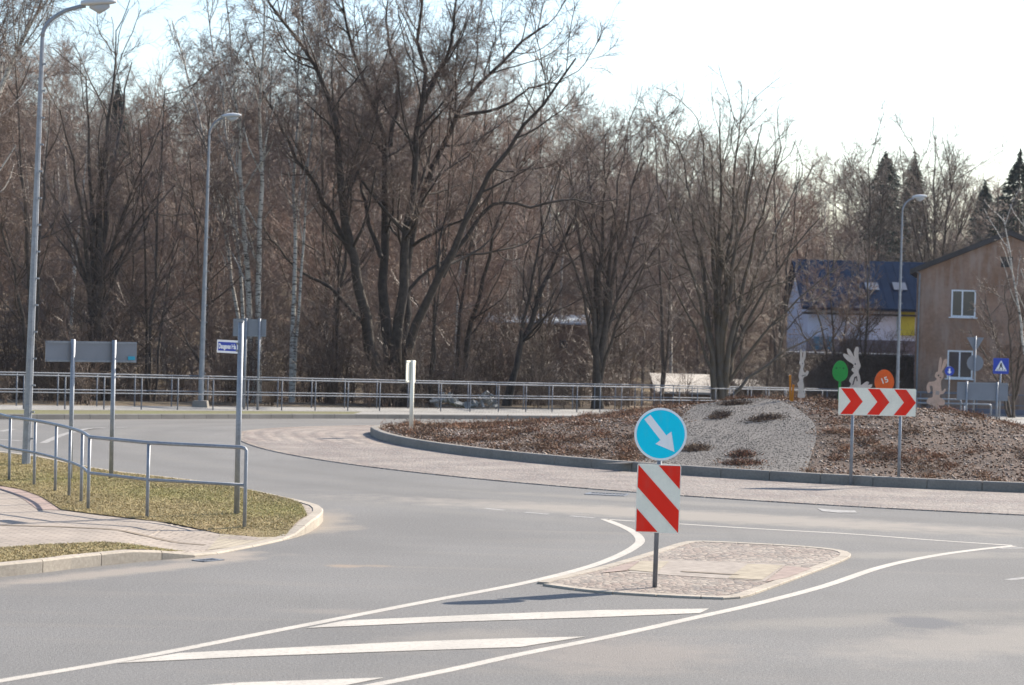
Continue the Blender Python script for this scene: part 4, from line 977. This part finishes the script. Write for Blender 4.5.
# ------------------------------------------------------------------ trees
class Tree:
    def __init__(s, seed): s.rr = np.random.RandomState(seed); s.parts = []
    def limbs(s, paths, K=10):
        """paths: list of (points, r0, r1)"""
        P = []; Rr = []
        for pts, r0, r1 in paths:
            pts = np.array([tuple(p) for p in pts], float); d = np.r_[0, np.cumsum(np.linalg.norm(np.diff(pts, axis=0), axis=1))]
            t = np.linspace(0, d[-1], K + 1); q = np.stack([np.interp(t, d, pts[:, i]) for i in range(3)], 1)
            q[1:-1] = .25 * q[:-2] + .5 * q[1:-1] + .25 * q[2:]
            q[1:-1] += s.rr.normal(0, .03 + r0 * .12, q[1:-1].shape)
            P.append(q); Rr.append(r0 + (r1 - r0) * (t / d[-1]) ** .8)
        return np.array(P), np.array(Rr)
    def emit(s, P, Rr, sides, mi): s.parts.append((P, Rr, sides, mi))
    def grow(s, P, Rr, m, K=5, tmin=.2, ang=45, angsd=10, lf=.5, trop=.1, wander=.12, rf=.6, rmin=.004, tip=.3, lshape=.68, ltop=1.0, droop=0.0):
        rr = s.rr; n, K0 = P.shape[0], P.shape[1] - 1
        L0 = np.linalg.norm(np.diff(P, axis=1), axis=2).sum(1)
        cnt = np.maximum(1, rr.poisson(m * np.clip(L0 / L0.mean(), .3, 1.8)))
        idx = np.repeat(np.arange(n), cnt); N_ = len(idx)
        t = tmin + (1 - tmin) * rr.uniform(0, 1, N_) ** .9
        f = t * K0; i0 = np.minimum(f.astype(int), K0 - 1); fr = (f - i0)[:, None]
        p = P[idx, i0] * (1 - fr) + P[idx, i0 + 1] * fr
        d = P[idx, i0 + 1] - P[idx, i0]; d /= np.linalg.norm(d, axis=1, keepdims=True) + 1e-9
        r = Rr[idx, i0] * (1 - fr[:, 0]) + Rr[idx, i0 + 1] * fr[:, 0]
        rd = rr.normal(size=(N_, 3)); pr = rd - d * (rd * d).sum(1, keepdims=True); pr /= np.linalg.norm(pr, axis=1, keepdims=True) + 1e-9
        a = np.radians(rr.normal(ang, angsd, N_))[:, None]
        dr = d * np.cos(a) + pr * np.sin(a)
        L = L0[idx] * lf * (1 - lshape * t) * rr.uniform(.55, 1.25, N_) * ltop
        rb = np.maximum(r * rf * rr.uniform(.7, 1.1, N_), rmin); rt = np.maximum(rb * tip, rmin * .7)
        Q = np.zeros((N_, K + 1, 3)); Q[:, 0] = p; cur = dr
        for k in range(K):
            cur = cur + rr.normal(0, wander, (N_, 3)) + np.array([0, 0, trop]) - np.array([0, 0, droop]) * (k / K)
            cur /= np.linalg.norm(cur, axis=1, keepdims=True); Q[:, k + 1] = Q[:, k] + cur * (L / K)[:, None]
        tt = np.linspace(0, 1, K + 1)[None]
        return Q, rb[:, None] * (1 - tt) + rt[:, None] * tt
    def arrays(s):
        V = []; F = []; MI = []; o = 0
        for P, Rr, n, mi in s.parts:
            B, K1 = P.shape[:2]
            t = np.empty_like(P); t[:, 1:-1] = P[:, 2:] - P[:, :-2]; t[:, 0] = P[:, 1] - P[:, 0]; t[:, -1] = P[:, -1] - P[:, -2]
            t /= np.linalg.norm(t, axis=2, keepdims=True) + 1e-9
            ref = np.array([.31, .93, .19]); ref = ref / np.linalg.norm(ref)
            u = np.cross(t, ref); u /= np.linalg.norm(u, axis=2, keepdims=True) + 1e-9; w_ = np.cross(t, u)
            a = np.arange(n) * 2 * np.pi / n
            ring = P[:, :, None] + Rr[:, :, None, None] * (u[:, :, None] * np.cos(a)[None, None, :, None] + w_[:, :, None] * np.sin(a)[None, None, :, None])
            V.append(ring.reshape(-1, 3))
            b = (np.arange(B) * K1 * n)[:, None, None]; k = (np.arange(K1 - 1) * n)[None, :, None]; j = np.arange(n)[None, None]; j2 = (j + 1) % n
            f = np.stack([b + k + j, b + k + n + j, b + k + n + j2, b + k + j2], -1).reshape(-1, 4) + o
            F.append(f); MI.append(np.full(len(f), mi)); o += B * K1 * n
        return np.concatenate(V), np.concatenate(F), np.concatenate(MI)
def tree_obj(name, label, base, T_, crown_mats, trunk_parts, trunk_mat, cat='tree', group=None):
    """trunk_parts: how many of the emitted levels make the trunk and limbs; the rest is the crown"""
    o = empty(name, base, 0, label=label, cat=cat, group=group)
    for nm, sel, mats in (('trunk', T_.parts[:trunk_parts], [trunk_mat]), ('crown', T_.parts[trunk_parts:], crown_mats)):
        k = Tree(0); k.parts = [(P - np.array(base), Rr, n, 0 if nm == 'trunk' else min(mi, len(mats) - 1)) for P, Rr, n, mi in sel]
        v, f, mi = k.arrays(); link(nm, np_mesh(nm, v, f, mi, mats, True), o)
    return o
def bank_z(x, y): return terrain(x, y) if y > fn(x) + 5.5 else slope(fn(x)) + .13
def px(pts, Y, dys=None, zoom=1.0, u0=0, v0=0):
    out = []
    for i, (x, y) in enumerate(pts):
        dy = 0 if dys is None else dys * (i / (len(pts) - 1)) ** 1.2
        out.append(at(u0 + x / zoom, v0 + y / zoom, Y + dy))
    return out
RB = M['twig']
# T1: the big many-limbed tree in the middle
def big_tree():
    Y = 90.0; T_ = Tree(11); z3 = 1.6316
    L = [([(238, 668), (228, 610), (212, 540), (185, 420), (165, 330), (160, 230), (150, 150), (110, 80), (60, 20), (30, -20)], .36, .05, -2.0),
         ([(246, 668), (243, 600), (240, 520), (232, 400), (240, 300), (245, 240), (215, 150), (175, 80), (165, -10)], .34, .05, 1.5),
         ([(255, 668), (256, 600), (262, 520), (268, 420), (280, 330), (285, 250), (302, 170), (292, 80), (300, -30)], .36, .05, -.5),
         ([(262, 668), (264, 600), (268, 540), (270, 430), (290, 320), (330, 240), (350, 190), (410, 110), (450, 80), (500, 40)], .32, .05, 2.5),
         ([(268, 668), (272, 590), (285, 520), (320, 460), (370, 360), (410, 280), (450, 220), (492, 185), (530, 125), (548, 95)], .30, .04, -2.5),
         ([(330, 452), (375, 370), (420, 325), (480, 338), (540, 322), (590, 338)], .15, .03, 1.0),
         ([(245, 240), (262, 130), (238, 60), (240, -20)], .13, .03, 1.0), ([(300, 170), (340, 90), (350, 10), (370, -40)], .13, .03, -1.0),
         ([(185, 420), (140, 330), (90, 250), (50, 180), (20, 90)], .15, .03, -1.5), ([(230, 420), (200, 330), (195, 260), (130, 190)], .13, .03, 1.5),
         ([(350, 190), (420, 180), (480, 140), (530, 130)], .11, .03, 0), ([(268, 480), (330, 420), (430, 410), (500, 380)], .10, .025, 2),
         ([(212, 540), (150, 470), (90, 440), (30, 360)], .13, .03, 1)]
    paths = []
    for p, r0, r1, dy in L:
        out = []
        for i, (x, y) in enumerate(p):
            yy = Y + dy * (i / (len(p) - 1)) ** 1.1 * 1.4; out.append(at(240 + x / z3, y / z3, yy))
        paths.append((out, r0 * .76, r1 * .8))
    P0, R0 = T_.limbs(paths, 14); T_.emit(P0, R0, 9, 0)
    P1, R1 = T_.grow(P0, R0, 13, 7, .33, 47, 12, .28, .13, .14, .5, .02, .25, .4); T_.emit(P1, R1, 5, 0)
    P2, R2 = T_.grow(P1, R1, 6.5, 5, .2, 46, 12, .52, .10, .16, .5, .011, .35, .4); T_.emit(P2, R2, 4, 1)
    P3, R3 = T_.grow(P2, R2, 5.5, 4, .1, 48, 14, .65, .05, .18, .5, .0075, .5, .4); T_.emit(P3, R3, 3, 1)
    P4, R4 = T_.grow(P3, R3, 4, 3, .15, 45, 14, .75, .03, .22, .6, .0055, .6, .3); T_.emit(P4, R4, 3, 1)
    b = paths[2][0][0]; b = Vector((b.x, Y, bank_z(b.x, Y)))
    return tree_obj('bare_tree', 'largest dark bare tree with many spreading limbs behind the railing', b, T_, [M['bark'], RB], 2, M['bark'])
big_tree()
def fan_tree(name, label, base_uv, Y, tips, seed, r0, bark, twig, up=.25, m=(9, 7, 5, 0), mid=.45, bow=.5, tiny=(.02, .010, .006), lf=(.30, .5, .55), trop=(.085, .06, .03), ang=(40, 42, 45), droop=0.0, K0=12, ystd=2.2, tparts=2, rtip=.02, split=0.0, group=None, sub=1.0, wander=.13):
    """several stems rising from one base to measured tips"""
    T_ = Tree(seed); b = at(base_uv[0], base_uv[1], Y); b = Vector((b.x, Y, bank_z(b.x, Y))); r = np.random.RandomState(seed + 50); paths = []
    for i, tp in enumerate(tips):
        u, v = tp[:2]; k = tp[2] if len(tp) > 2 else 1.0; e = at(u, v, Y + r.normal(0, ystd)); s0 = b + Vector((r.normal(0, r0 * .7), r.normal(0, r0 * .7), -.2)) if len(tips) > 1 else b - Vector((0, 0, .2))
        if split: s1 = b + Vector((0, 0, split)); s1 += Vector((r.normal(0, r0 * .3), r.normal(0, r0 * .3), 0)); pts0 = [s0, s1]
        else: pts0 = [s0]; s1 = s0
        c = s1.lerp(e, mid); c.x = s1.x + (e.x - s1.x) * mid * bow; c.y = s1.y + (e.y - s1.y) * mid * bow; c.z = s1.z + (e.z - s1.z) * mid
        q = []
        for j in range(1, 9):
            t = j / 8; q.append(s1 * (1 - t) ** 2 + c * 2 * t * (1 - t) * 1.0 + e * t * t)
        paths.append((pts0 + q, r0 * k, rtip))
    P0, R0 = T_.limbs(paths, K0); T_.emit(P0, R0, 8, 0)
    P1, R1 = T_.grow(P0, R0, m[0], 6, up, ang[0], 9, lf[0], trop[0], wander, .5, tiny[0], .3, .45, droop=droop * .5); T_.emit(P1, R1, 5, 0)
    P2, R2 = T_.grow(P1, R1, m[1], 5, .12, ang[1], 10, lf[1], trop[1], wander * 1.15, .5, tiny[1], .4, .4, droop=droop); T_.emit(P2, R2, 3, 1)
    P3, R3 = T_.grow(P2, R2, m[2], 4, .1, ang[2], 12, lf[2], trop[2], wander * 1.3, .6, tiny[2], .6, .3, droop=droop * 1.3); T_.emit(P3, R3, 3, 1)
    if m[3]:
        P4, R4 = T_.grow(P3, R3, m[3], 3, .1, 40, 12, .6 * sub, .03, .18, .6, tiny[2] * .8, .6, .3, droop=droop * 1.3); T_.emit(P4, R4, 3, 1)
    return tree_obj(name, label, b, T_, [bark, twig], tparts, bark, group=group)
TG = M['twig_grey']; TR = M['twig_red']; BK = M['bark']; BG = M['bark_grey']; BO = M['bark_ochre']
fan_tree('bare_tree', 'upright many stemmed bare tree between the big dark tree and the vase shaped one', (597, 412), 98, [(566, 165), (586, 142), (606, 138, 1.1), (626, 134, 1.1), (644, 145), (556, 215, .7), (656, 185, .8), (668, 225, .6)], 21, .17, BG, RB, .26, (14, 7, 5, 3), bow=.45, lf=(.34, .5, .6), split=1.2)
fan_tree('bare_tree', 'wide vase shaped bare tree with ochre stems above the gravel mound', (717, 404), 101, [(676, 140), (697, 118, 1.1), (720, 108, 1.1), (741, 112, 1.1), (762, 124), (782, 146), (802, 176, .9), (820, 218, .8), (660, 185, .8), (836, 268, .6), (828, 328, .6), (648, 250, .6), (712, 150), (752, 165)], 22, .16, BO, TG, .28, (11, 6, 4.5, 2.5), mid=.5, bow=.35, lf=(.32, .5, .6))
fan_tree('bare_tree', 'single trunked bare tree with ascending boughs left of the second lamp', (93, 407), 84, [(116, 30, 1.3), (86, 75), (132, 62), (60, 110, .7), (160, 130, .7), (175, 185, .6), (35, 160, .6)], 23, .20, BG, RB, .28, (9, 5.5, 4, 2.5), lf=(.34, .5, .6), split=3.0, bow=.4)
# birches
BI = M['birch']
def birch(label, base, Y, tips, seed, r0=.11, **k):
    a = dict(up=.25, m=(16, 8, 5, 3), ang=(30, 40, 40), droop=.32, trop=(.16, .05, -.08), lf=(.22, .5, .7), bow=.6, rtip=.02); a.update(k)
    return fan_tree('birch_tree', label, base, Y, tips, seed, r0, BI, RB, tparts=1, **a)
birch('white trunked birch with two stems behind the squarish grey sign back', (258, 404), 88, [(225, -10), (262, -40)], 31, .15)
birch('slim white birch whose top bends left above the second lamp', (246, 404), 91, [(172, 20), (205, -15)], 32, .10, bow=.2)
birch('slender birch with pale mottled trunk right of the grey sign back', (294, 404), 89, [(300, -20), (322, 10, .6)], 33, .12)
birch('tall birch at the top left corner with drooping twigs', (-58, 420), 76, [(-10, -60), (70, -70, .8), (40, -10, .6), (-40, -40)], 34, .22, m=(13, 8, 6, 3), lf=(.33, .5, .7), split=4)
birch('pale thin birch in front of the brown house at the right edge', (1029, 425), 104, [(1003, 215), (1048, 180), (1065, 230)], 35, .09, lf=(.3, .5, .6), m=(8, 5, 4, 0))
# slender trees along the bank
for i, (bu, bv, Y, tips, r0, bark, lab) in enumerate([
        (330, 408, 92, [(372, 60), (350, 120, .6)], .12, BG, 'slender leaning bare tree just left of the big dark tree'),
        (456, 408, 95, [(520, 150), (485, 120, .7)], .15, BK, 'dark slender tree leaning right, first to the right of the big tree'),
        (508, 410, 96, [(600, 170), (565, 150, .6)], .17, BK, 'dark trunk leaning strongly right in front of the long far shed'),
        (430, 404, 93, [(440, 110), (458, 90, .7)], .08, BG, 'thin straight tree close to the right side of the big tree'),
        (32, 408, 80, [(15, 60), (50, 100, .7), (-20, 130, .7)], .13, BG, 'bare tree standing behind the nearest lamp post'),
        (150, 406, 88, [(165, 90), (140, 130, .7), (190, 150, .6)], .11, BG, 'bare tree between the single trunked tree and the second lamp'),
        (206, 405, 92, [(210, 110), (190, 160, .6)], .10, BG, 'bare tree directly behind the second lamp'),
        (543, 412, 102, [(540, 140), (560, 170, .6), (520, 190, .6)], .12, BG, 'bare tree between the leaning trunk and the many stemmed tree'),
        (662, 408, 112, [(655, 130), (680, 150, .7)], .12, BG, 'bare tree behind the low shed with the pale roof'),
        (778, 400, 118, [(775, 150), (800, 165, .8), (758, 180, .7)], .13, BG, 'bare tree behind the slim plywood rabbit'),
        (861, 398, 121, [(872, 225), (858, 260, .6)], .09, BO, 'thin young tree in front of the blue roofed house'),
        (838, 404, 122, [(800, 262), (826, 250), (852, 268), (872, 290, .7), (782, 300, .7)], .09, BG, 'spreading bare tree in front of the left end of the blue roofed house'),
        (1012, 418, 108, [(985, 300), (1005, 285), (1030, 270), (1050, 290), (970, 330, .7)], .08, BG, 'bushy bare tree against the right part of the brown house wall'),
        (325, 406, 97, [(318, 40), (340, 70, .7)], .13, BG, 'tall bare tree between the pale birch and the leaning slender tree')]):
    fan_tree('bare_tree', lab, (bu, bv), Y, tips, 60 + i, r0, bark, TR if i % 2 else RB, .2, (14, 6, 5, 2.5), bow=.5)
# far right trees over the roofs
fan_tree('bare_tree', 'tall pale bare tree rising above the brown house roof', (934, 330), 150, [(935, 135, 1.3), (915, 150), (956, 165), (972, 195, .8), (902, 185, .8)], 81, .22, BG, TG, .25, (16, 8, 5, 3), split=6, tiny=(.03, .014, .009))
fan_tree('bare_tree', 'bare tree growing in front of the leftmost right hand spruce', (872, 330), 148, [(868, 160), (885, 175), (850, 185)], 83, .16, BG, TG, .25, (14, 7, 5, 3), split=5, tiny=(.028, .014, .009))
fan_tree('bare_tree', 'bare tree just right of the small spruce above the house ridge', (1000, 330), 147, [(998, 190), (1012, 205), (985, 215)], 84, .15, BG, TG, .25, (14, 7, 5, 3), split=5, tiny=(.028, .014, .009))
def spruce(label, bu, Y, vtop, hw, seed):
    rr = np.random.RandomState(seed); t_ = at(bu, vtop, Y); gz = terrain(t_.x, Y); h = t_.z - gz; b = Vector((t_.x, Y, gz))
    o = empty('spruce_tree', b, 0, label=label, cat='tree')
    mb = MB(); mb.tube([(0, 0, -.3), (0, 0, h * .5), (0, 0, h)], [.22, .13, .02], 8); mb.build('trunk', BG, o, smooth=True)
    n = 9000; t = rr.uniform(.12, 1, n) ** .8; whorl = np.round(t * h / .62) * .62; z = whorl + rr.normal(0, .22, n); a = rr.uniform(0, 6.283, n); a = np.round(a * 9 / 6.283 + whorl * 1.7) / 9 * 6.283 + rr.normal(0, .14, n)
    bl = np.random.RandomState(seed + 9).uniform(.55, 1.25, (60, 9)); rmax = hw * np.clip(1 - z / h, 0, 1) ** .62 * bl[np.clip((whorl / .62).astype(int), 0, 59), np.round(a * 9 / 6.283 - whorl * 1.7).astype(int) % 9] + .08; r = rmax * rr.uniform(.1, 1, n) ** .7; z = z - r * .28 + r * r * .05
    c = np.stack([np.cos(a) * r, np.sin(a) * r, z], 1); s_ = rr.uniform(.10, .26, n)
    d = np.stack([np.cos(a), np.sin(a), np.full(n, -.35)], 1) + rr.normal(0, .35, (n, 3)); e = rr.normal(0, 1, (n, 3)); e = np.cross(d, e); e /= np.linalg.norm(e, axis=1, keepdims=True)
    v = np.stack([c - d * s_[:, None] * .5 + e * s_[:, None] * .28, c - d * s_[:, None] * .5 - e * s_[:, None] * .28, c + d * s_[:, None]], 1).reshape(-1, 3)
    link('crown', np_mesh('crown', v, np.arange(3 * n).reshape(-1, 3), np.zeros(n, int), [M['needle']]), o)
spruce('dark spruce behind the third lamp, left of the tall pale tree', 886, 160, 157, 4.2, 1)
spruce('dark narrow spruce just right of the third lamp head', 915, 165, 164, 3.0, 2)
spruce('small spruce top left of the roof ridge of the brown house', 985, 175, 188, 3.0, 3)
spruce('big dark spruce at the right edge behind the brown house', 1020, 150, 160, 5.0, 4)
spruce('spruce top between the tall pale tree and the second lamp height at far left', 118, 170, 92, 2.2, 5)

# ------------------------------------------------------------------ far wood: one mass
def wood():
    rr = np.random.RandomState(99); variants = []
    for k in range(7):
        T_ = Tree(200 + k); h = 15.5; n = 2 if k % 2 else 1
        paths = []
        for i in range(n): paths.append(([(rr.normal(0, .1), rr.normal(0, .1), -.5), (rr.normal(0, .3), rr.normal(0, .3), h * .5), (rr.normal(0, .9), rr.normal(0, .9), h)], .13, .02))
        P0, R0 = T_.limbs(paths, 8); T_.emit(P0, R0, 4, 0 if k not in (2, 5) else 1)
        P1, R1 = T_.grow(P0, R0, 34 // n, 4, .10, 52, 13, .27, .09, .15, .42, .024, .4, .45); T_.emit(P1, R1, 3, 2)
        P2, R2 = T_.grow(P1, R1, 7, 3, .1, 46, 14, .55, .05, .18, .5, .015, .5, .4); T_.emit(P2, R2, 3, 2)
        P3, R3 = T_.grow(P2, R2, 6, 2, .05, 44, 14, .8, .03, .2, .6, .011, .6, .3); T_.emit(P3, R3, 3, 2)
        variants.append(T_.arrays())
    V = []; F = []; MI = []; o = 0; y = 118.0; row = 0
    while y < 262:
        x0 = -y * .245 - 13; x1 = y * .245 + 13; step = 3.0 + (y - 118) * .014
        x = x0 + rr.uniform(0, step)
        while x < x1:
            px_, py_ = x + rr.normal(0, .8), y + rr.normal(0, 1.2)
            clear = (px_ > 9.5 and py_ < 148) or (px_ > 5 and py_ < 128) 
            far_ok = not (px_ > 14 and py_ < 165 and rr.uniform() < .5)
            if py_ > fn(px_) + 14 and not clear and far_ok and not (-.016 < px_ / py_ < .037 and py_ < 149):
                v, f, mi = variants[rr.randint(7)]; s_ = rr.uniform(.7, 1.22) * (.70 if -.182 * py_ < px_ < -.135 * py_ and py_ > 140 else .84 if px_ < -.08 * py_ else (.93 if px_ < 12 else .9)); a = rr.uniform(0, 6.28)
                R2_ = np.array([[math.cos(a), -math.sin(a), 0], [math.sin(a), math.cos(a), 0], [0, 0, 1]]) * s_
                V.append((v @ R2_.T + np.array([px_, py_, terrain(px_, py_)])).astype(np.float32)); F.append(f + o); MI.append(mi); o += len(v)
            x += step * rr.uniform(.7, 1.3)
        y += 5.0 + (y - 118) * .03; row += 1
    print('WOOD trees', len(V), 'faces', sum(len(f) for f in F))
    me = np_mesh('far_wood', np.concatenate(V), np.concatenate(F), np.concatenate(MI), [BG, M['birch'], M['twig_forest']])
    link('far_wood', me, label='reddish brown leafless wood covering the far slope', cat='wood', kind='stuff')
wood()
def brush():
    rr = np.random.RandomState(7); V = []; F = []; MI = []; o = 0; var = []
    for k in range(5):
        T_ = Tree(300 + k); paths = []
        for i in range(9): a = rr.uniform(0, 6.28); q = rr.uniform(.3, 1.3); h = rr.uniform(1.8, 4.6); paths.append(([(rr.normal(0, .15), rr.normal(0, .15), -.1), (math.cos(a) * q * .6, math.sin(a) * q * .6, h * .6), (math.cos(a) * q * 1.3, math.sin(a) * q * 1.3, h)], .025, .006))
        P0, R0 = T_.limbs(paths, 5); T_.emit(P0, R0, 3, 0)
        P1, R1 = T_.grow(P0, R0, 8, 3, .1, 50, 15, .38, .04, .25, .6, .009, .5, .3); T_.emit(P1, R1, 3, 0)
        P2, R2 = T_.grow(P1, R1, 6, 2, .1, 50, 15, .6, .0, .3, .6, .006, .6, .3); T_.emit(P2, R2, 3, 0)
        var.append(T_.arrays())
    n = 0
    while n < 520:
        x = rr.uniform(-30, 38); d = rr.uniform(4.2, 24) ; y = fn(x) + d
        if n >= 400: x = rr.uniform(9, 20); y = rr.uniform(fn(x) + 2.5, 121); d = y - fn(x)
        if .052 < x / y < .108 and (y < 119.5 and rr.uniform() < .93): n += .5; continue
        if abs(x) > y * .25 + 2 or (x > 13 and d > 9 and n < 400): n += 1; continue
        v, f, mi = var[rr.randint(5)]; s_ = rr.uniform(.5, 1.05) * (.55 if d < 7 else 1.15) * (1 if x < 6 else .72); a = rr.uniform(0, 6.28)
        R2_ = np.array([[math.cos(a), -math.sin(a), 0], [math.sin(a), math.cos(a), 0], [0, 0, 1]]) * s_
        V.append(v @ R2_.T + np.array([x, y, bank_z(x, y)])); F.append(f + o); MI.append(mi + (int(n) % 2)); o += len(v); n += 1
    me = np_mesh('undergrowth', np.concatenate(V), np.concatenate(F), np.concatenate(MI), [M['brush'], M['twig']])
    link('undergrowth', me, label='tangled leafless undergrowth behind the railings', cat='undergrowth', kind='stuff')
brush()

# ------------------------------------------------------------------ low plants on the mound
def low_plant_arrays(rr, n, rx, ry, h):
    c = np.stack([rr.normal(0, rx * .5, n), rr.normal(0, ry * .5, n), np.abs(rr.normal(0, h * .5, n))], 1)
    d = rr.normal(0, 1, (n, 3)); d[:, 2] = np.abs(d[:, 2]) * .8; d /= np.linalg.norm(d, axis=1, keepdims=True); L = rr.uniform(.04, .13, n)[:, None]; e = np.cross(d, rr.normal(0, 1, (n, 3))); e /= np.linalg.norm(e, axis=1, keepdims=True)
    return np.stack([c - e * .008, c + e * .008, c + d * L], 1).reshape(-1, 3)
pm = [cm('rusty_foliage', (.20, .075, .04), .3), cm('brown_foliage', (.16, .10, .06), .3), cm('dark_foliage', (.07, .045, .035), .3), cm('orange_brown_foliage', (.26, .13, .07), .3)]
for i, (u, v, rx, ry, cols, lab) in enumerate([(735, 405.5, .38, .3, 2, 'dark creeping shrub nearest the top of the gravel patch'), (720, 418, .22, .35, 2, 'rounded dark shrub on the gravel right of the round sign'), (765, 420.5, .40, .35, 2, 'long dark creeping shrub in the middle of the gravel patch'),
        (695, 451, .28, .3, 1, 'dark shrub on the gravel beside the red striped sign plate'), (742, 457, .25, .25, 0, 'small rusty shrub low on the gravel patch'), (742, 465.5, .42, .3, 0, 'flat rusty shrub lowest on the gravel patch')]):
    p = G(u, v, hf=mound); rr = np.random.RandomState(40 + i); v_ = low_plant_arrays(rr, 1100, rx, ry, .09)
    r0 = v_[:, :2]; lift = np.array([mound(p.x + a, p.y + b) - p.z for a, b in r0]); v_[:, 2] += lift + .01
    link('creeping_shrub', np_mesh('creeping_shrub', v_, np.arange(len(v_)).reshape(-1, 3), rr.choice([cols, 1, 2], len(v_) // 3), pm), loc=(p.x, p.y, p.z), label=lab, cat='shrub', group='creeping shrubs on the gravel')
rr = np.random.RandomState(77); V = []; MI = []
for i in range(800):
    q = samp_mulch(rr)
    if q is None: continue
    if q[0] > 8 and rr.uniform() < .35: continue
    k = rr.randint(60, 240); v_ = low_plant_arrays(rr, k, rr.uniform(.15, .5), rr.uniform(.12, .35), rr.uniform(.05, .14)); v_[:, :2] += np.array(q)
    v_[:, 2] += np.array([mound(a, b) for a, b in v_[:, :2]]); ok = np.hypot(v_[:, 0] - IC.x, v_[:, 1] - IC.y).reshape(-1, 3).max(1) < IR - .2
    v_ = v_.reshape(-1, 3, 3)[ok]; V.append(v_.reshape(-1, 3)); MI.append(rr.choice([rr.randint(4), 1, 3], len(v_)))
V = np.concatenate(V); link('ground_cover', np_mesh('ground_cover', V, np.arange(len(V)).reshape(-1, 3), np.concatenate(MI), pm), label='rusty brown winter ground cover plants scattered through the bark', cat='ground cover', kind='stuff')


# ------------------------------------------------------------------ the air
hm = bpy.data.materials.new('haze'); hm.use_nodes = True; hn_ = hm.node_tree; hn_.nodes.clear()
out = hn_.nodes.new('ShaderNodeOutputMaterial'); pv = hn_.nodes.new('ShaderNodeVolumePrincipled')
pv.inputs['Color'].default_value = (.86, .90, 1.0, 1); pv.inputs['Density'].default_value = .00010; pv.inputs['Anisotropy'].default_value = .3
hn_.links.new(pv.outputs[0], out.inputs['Volume'])
mb = MB(); mb.box((0, 1050, 20), (3100, 2760, 60)); mb.build('haze', hm, kind='stuff')
SC.cycles.volume_bounces = 0; SC.cycles.volume_step_rate = 4
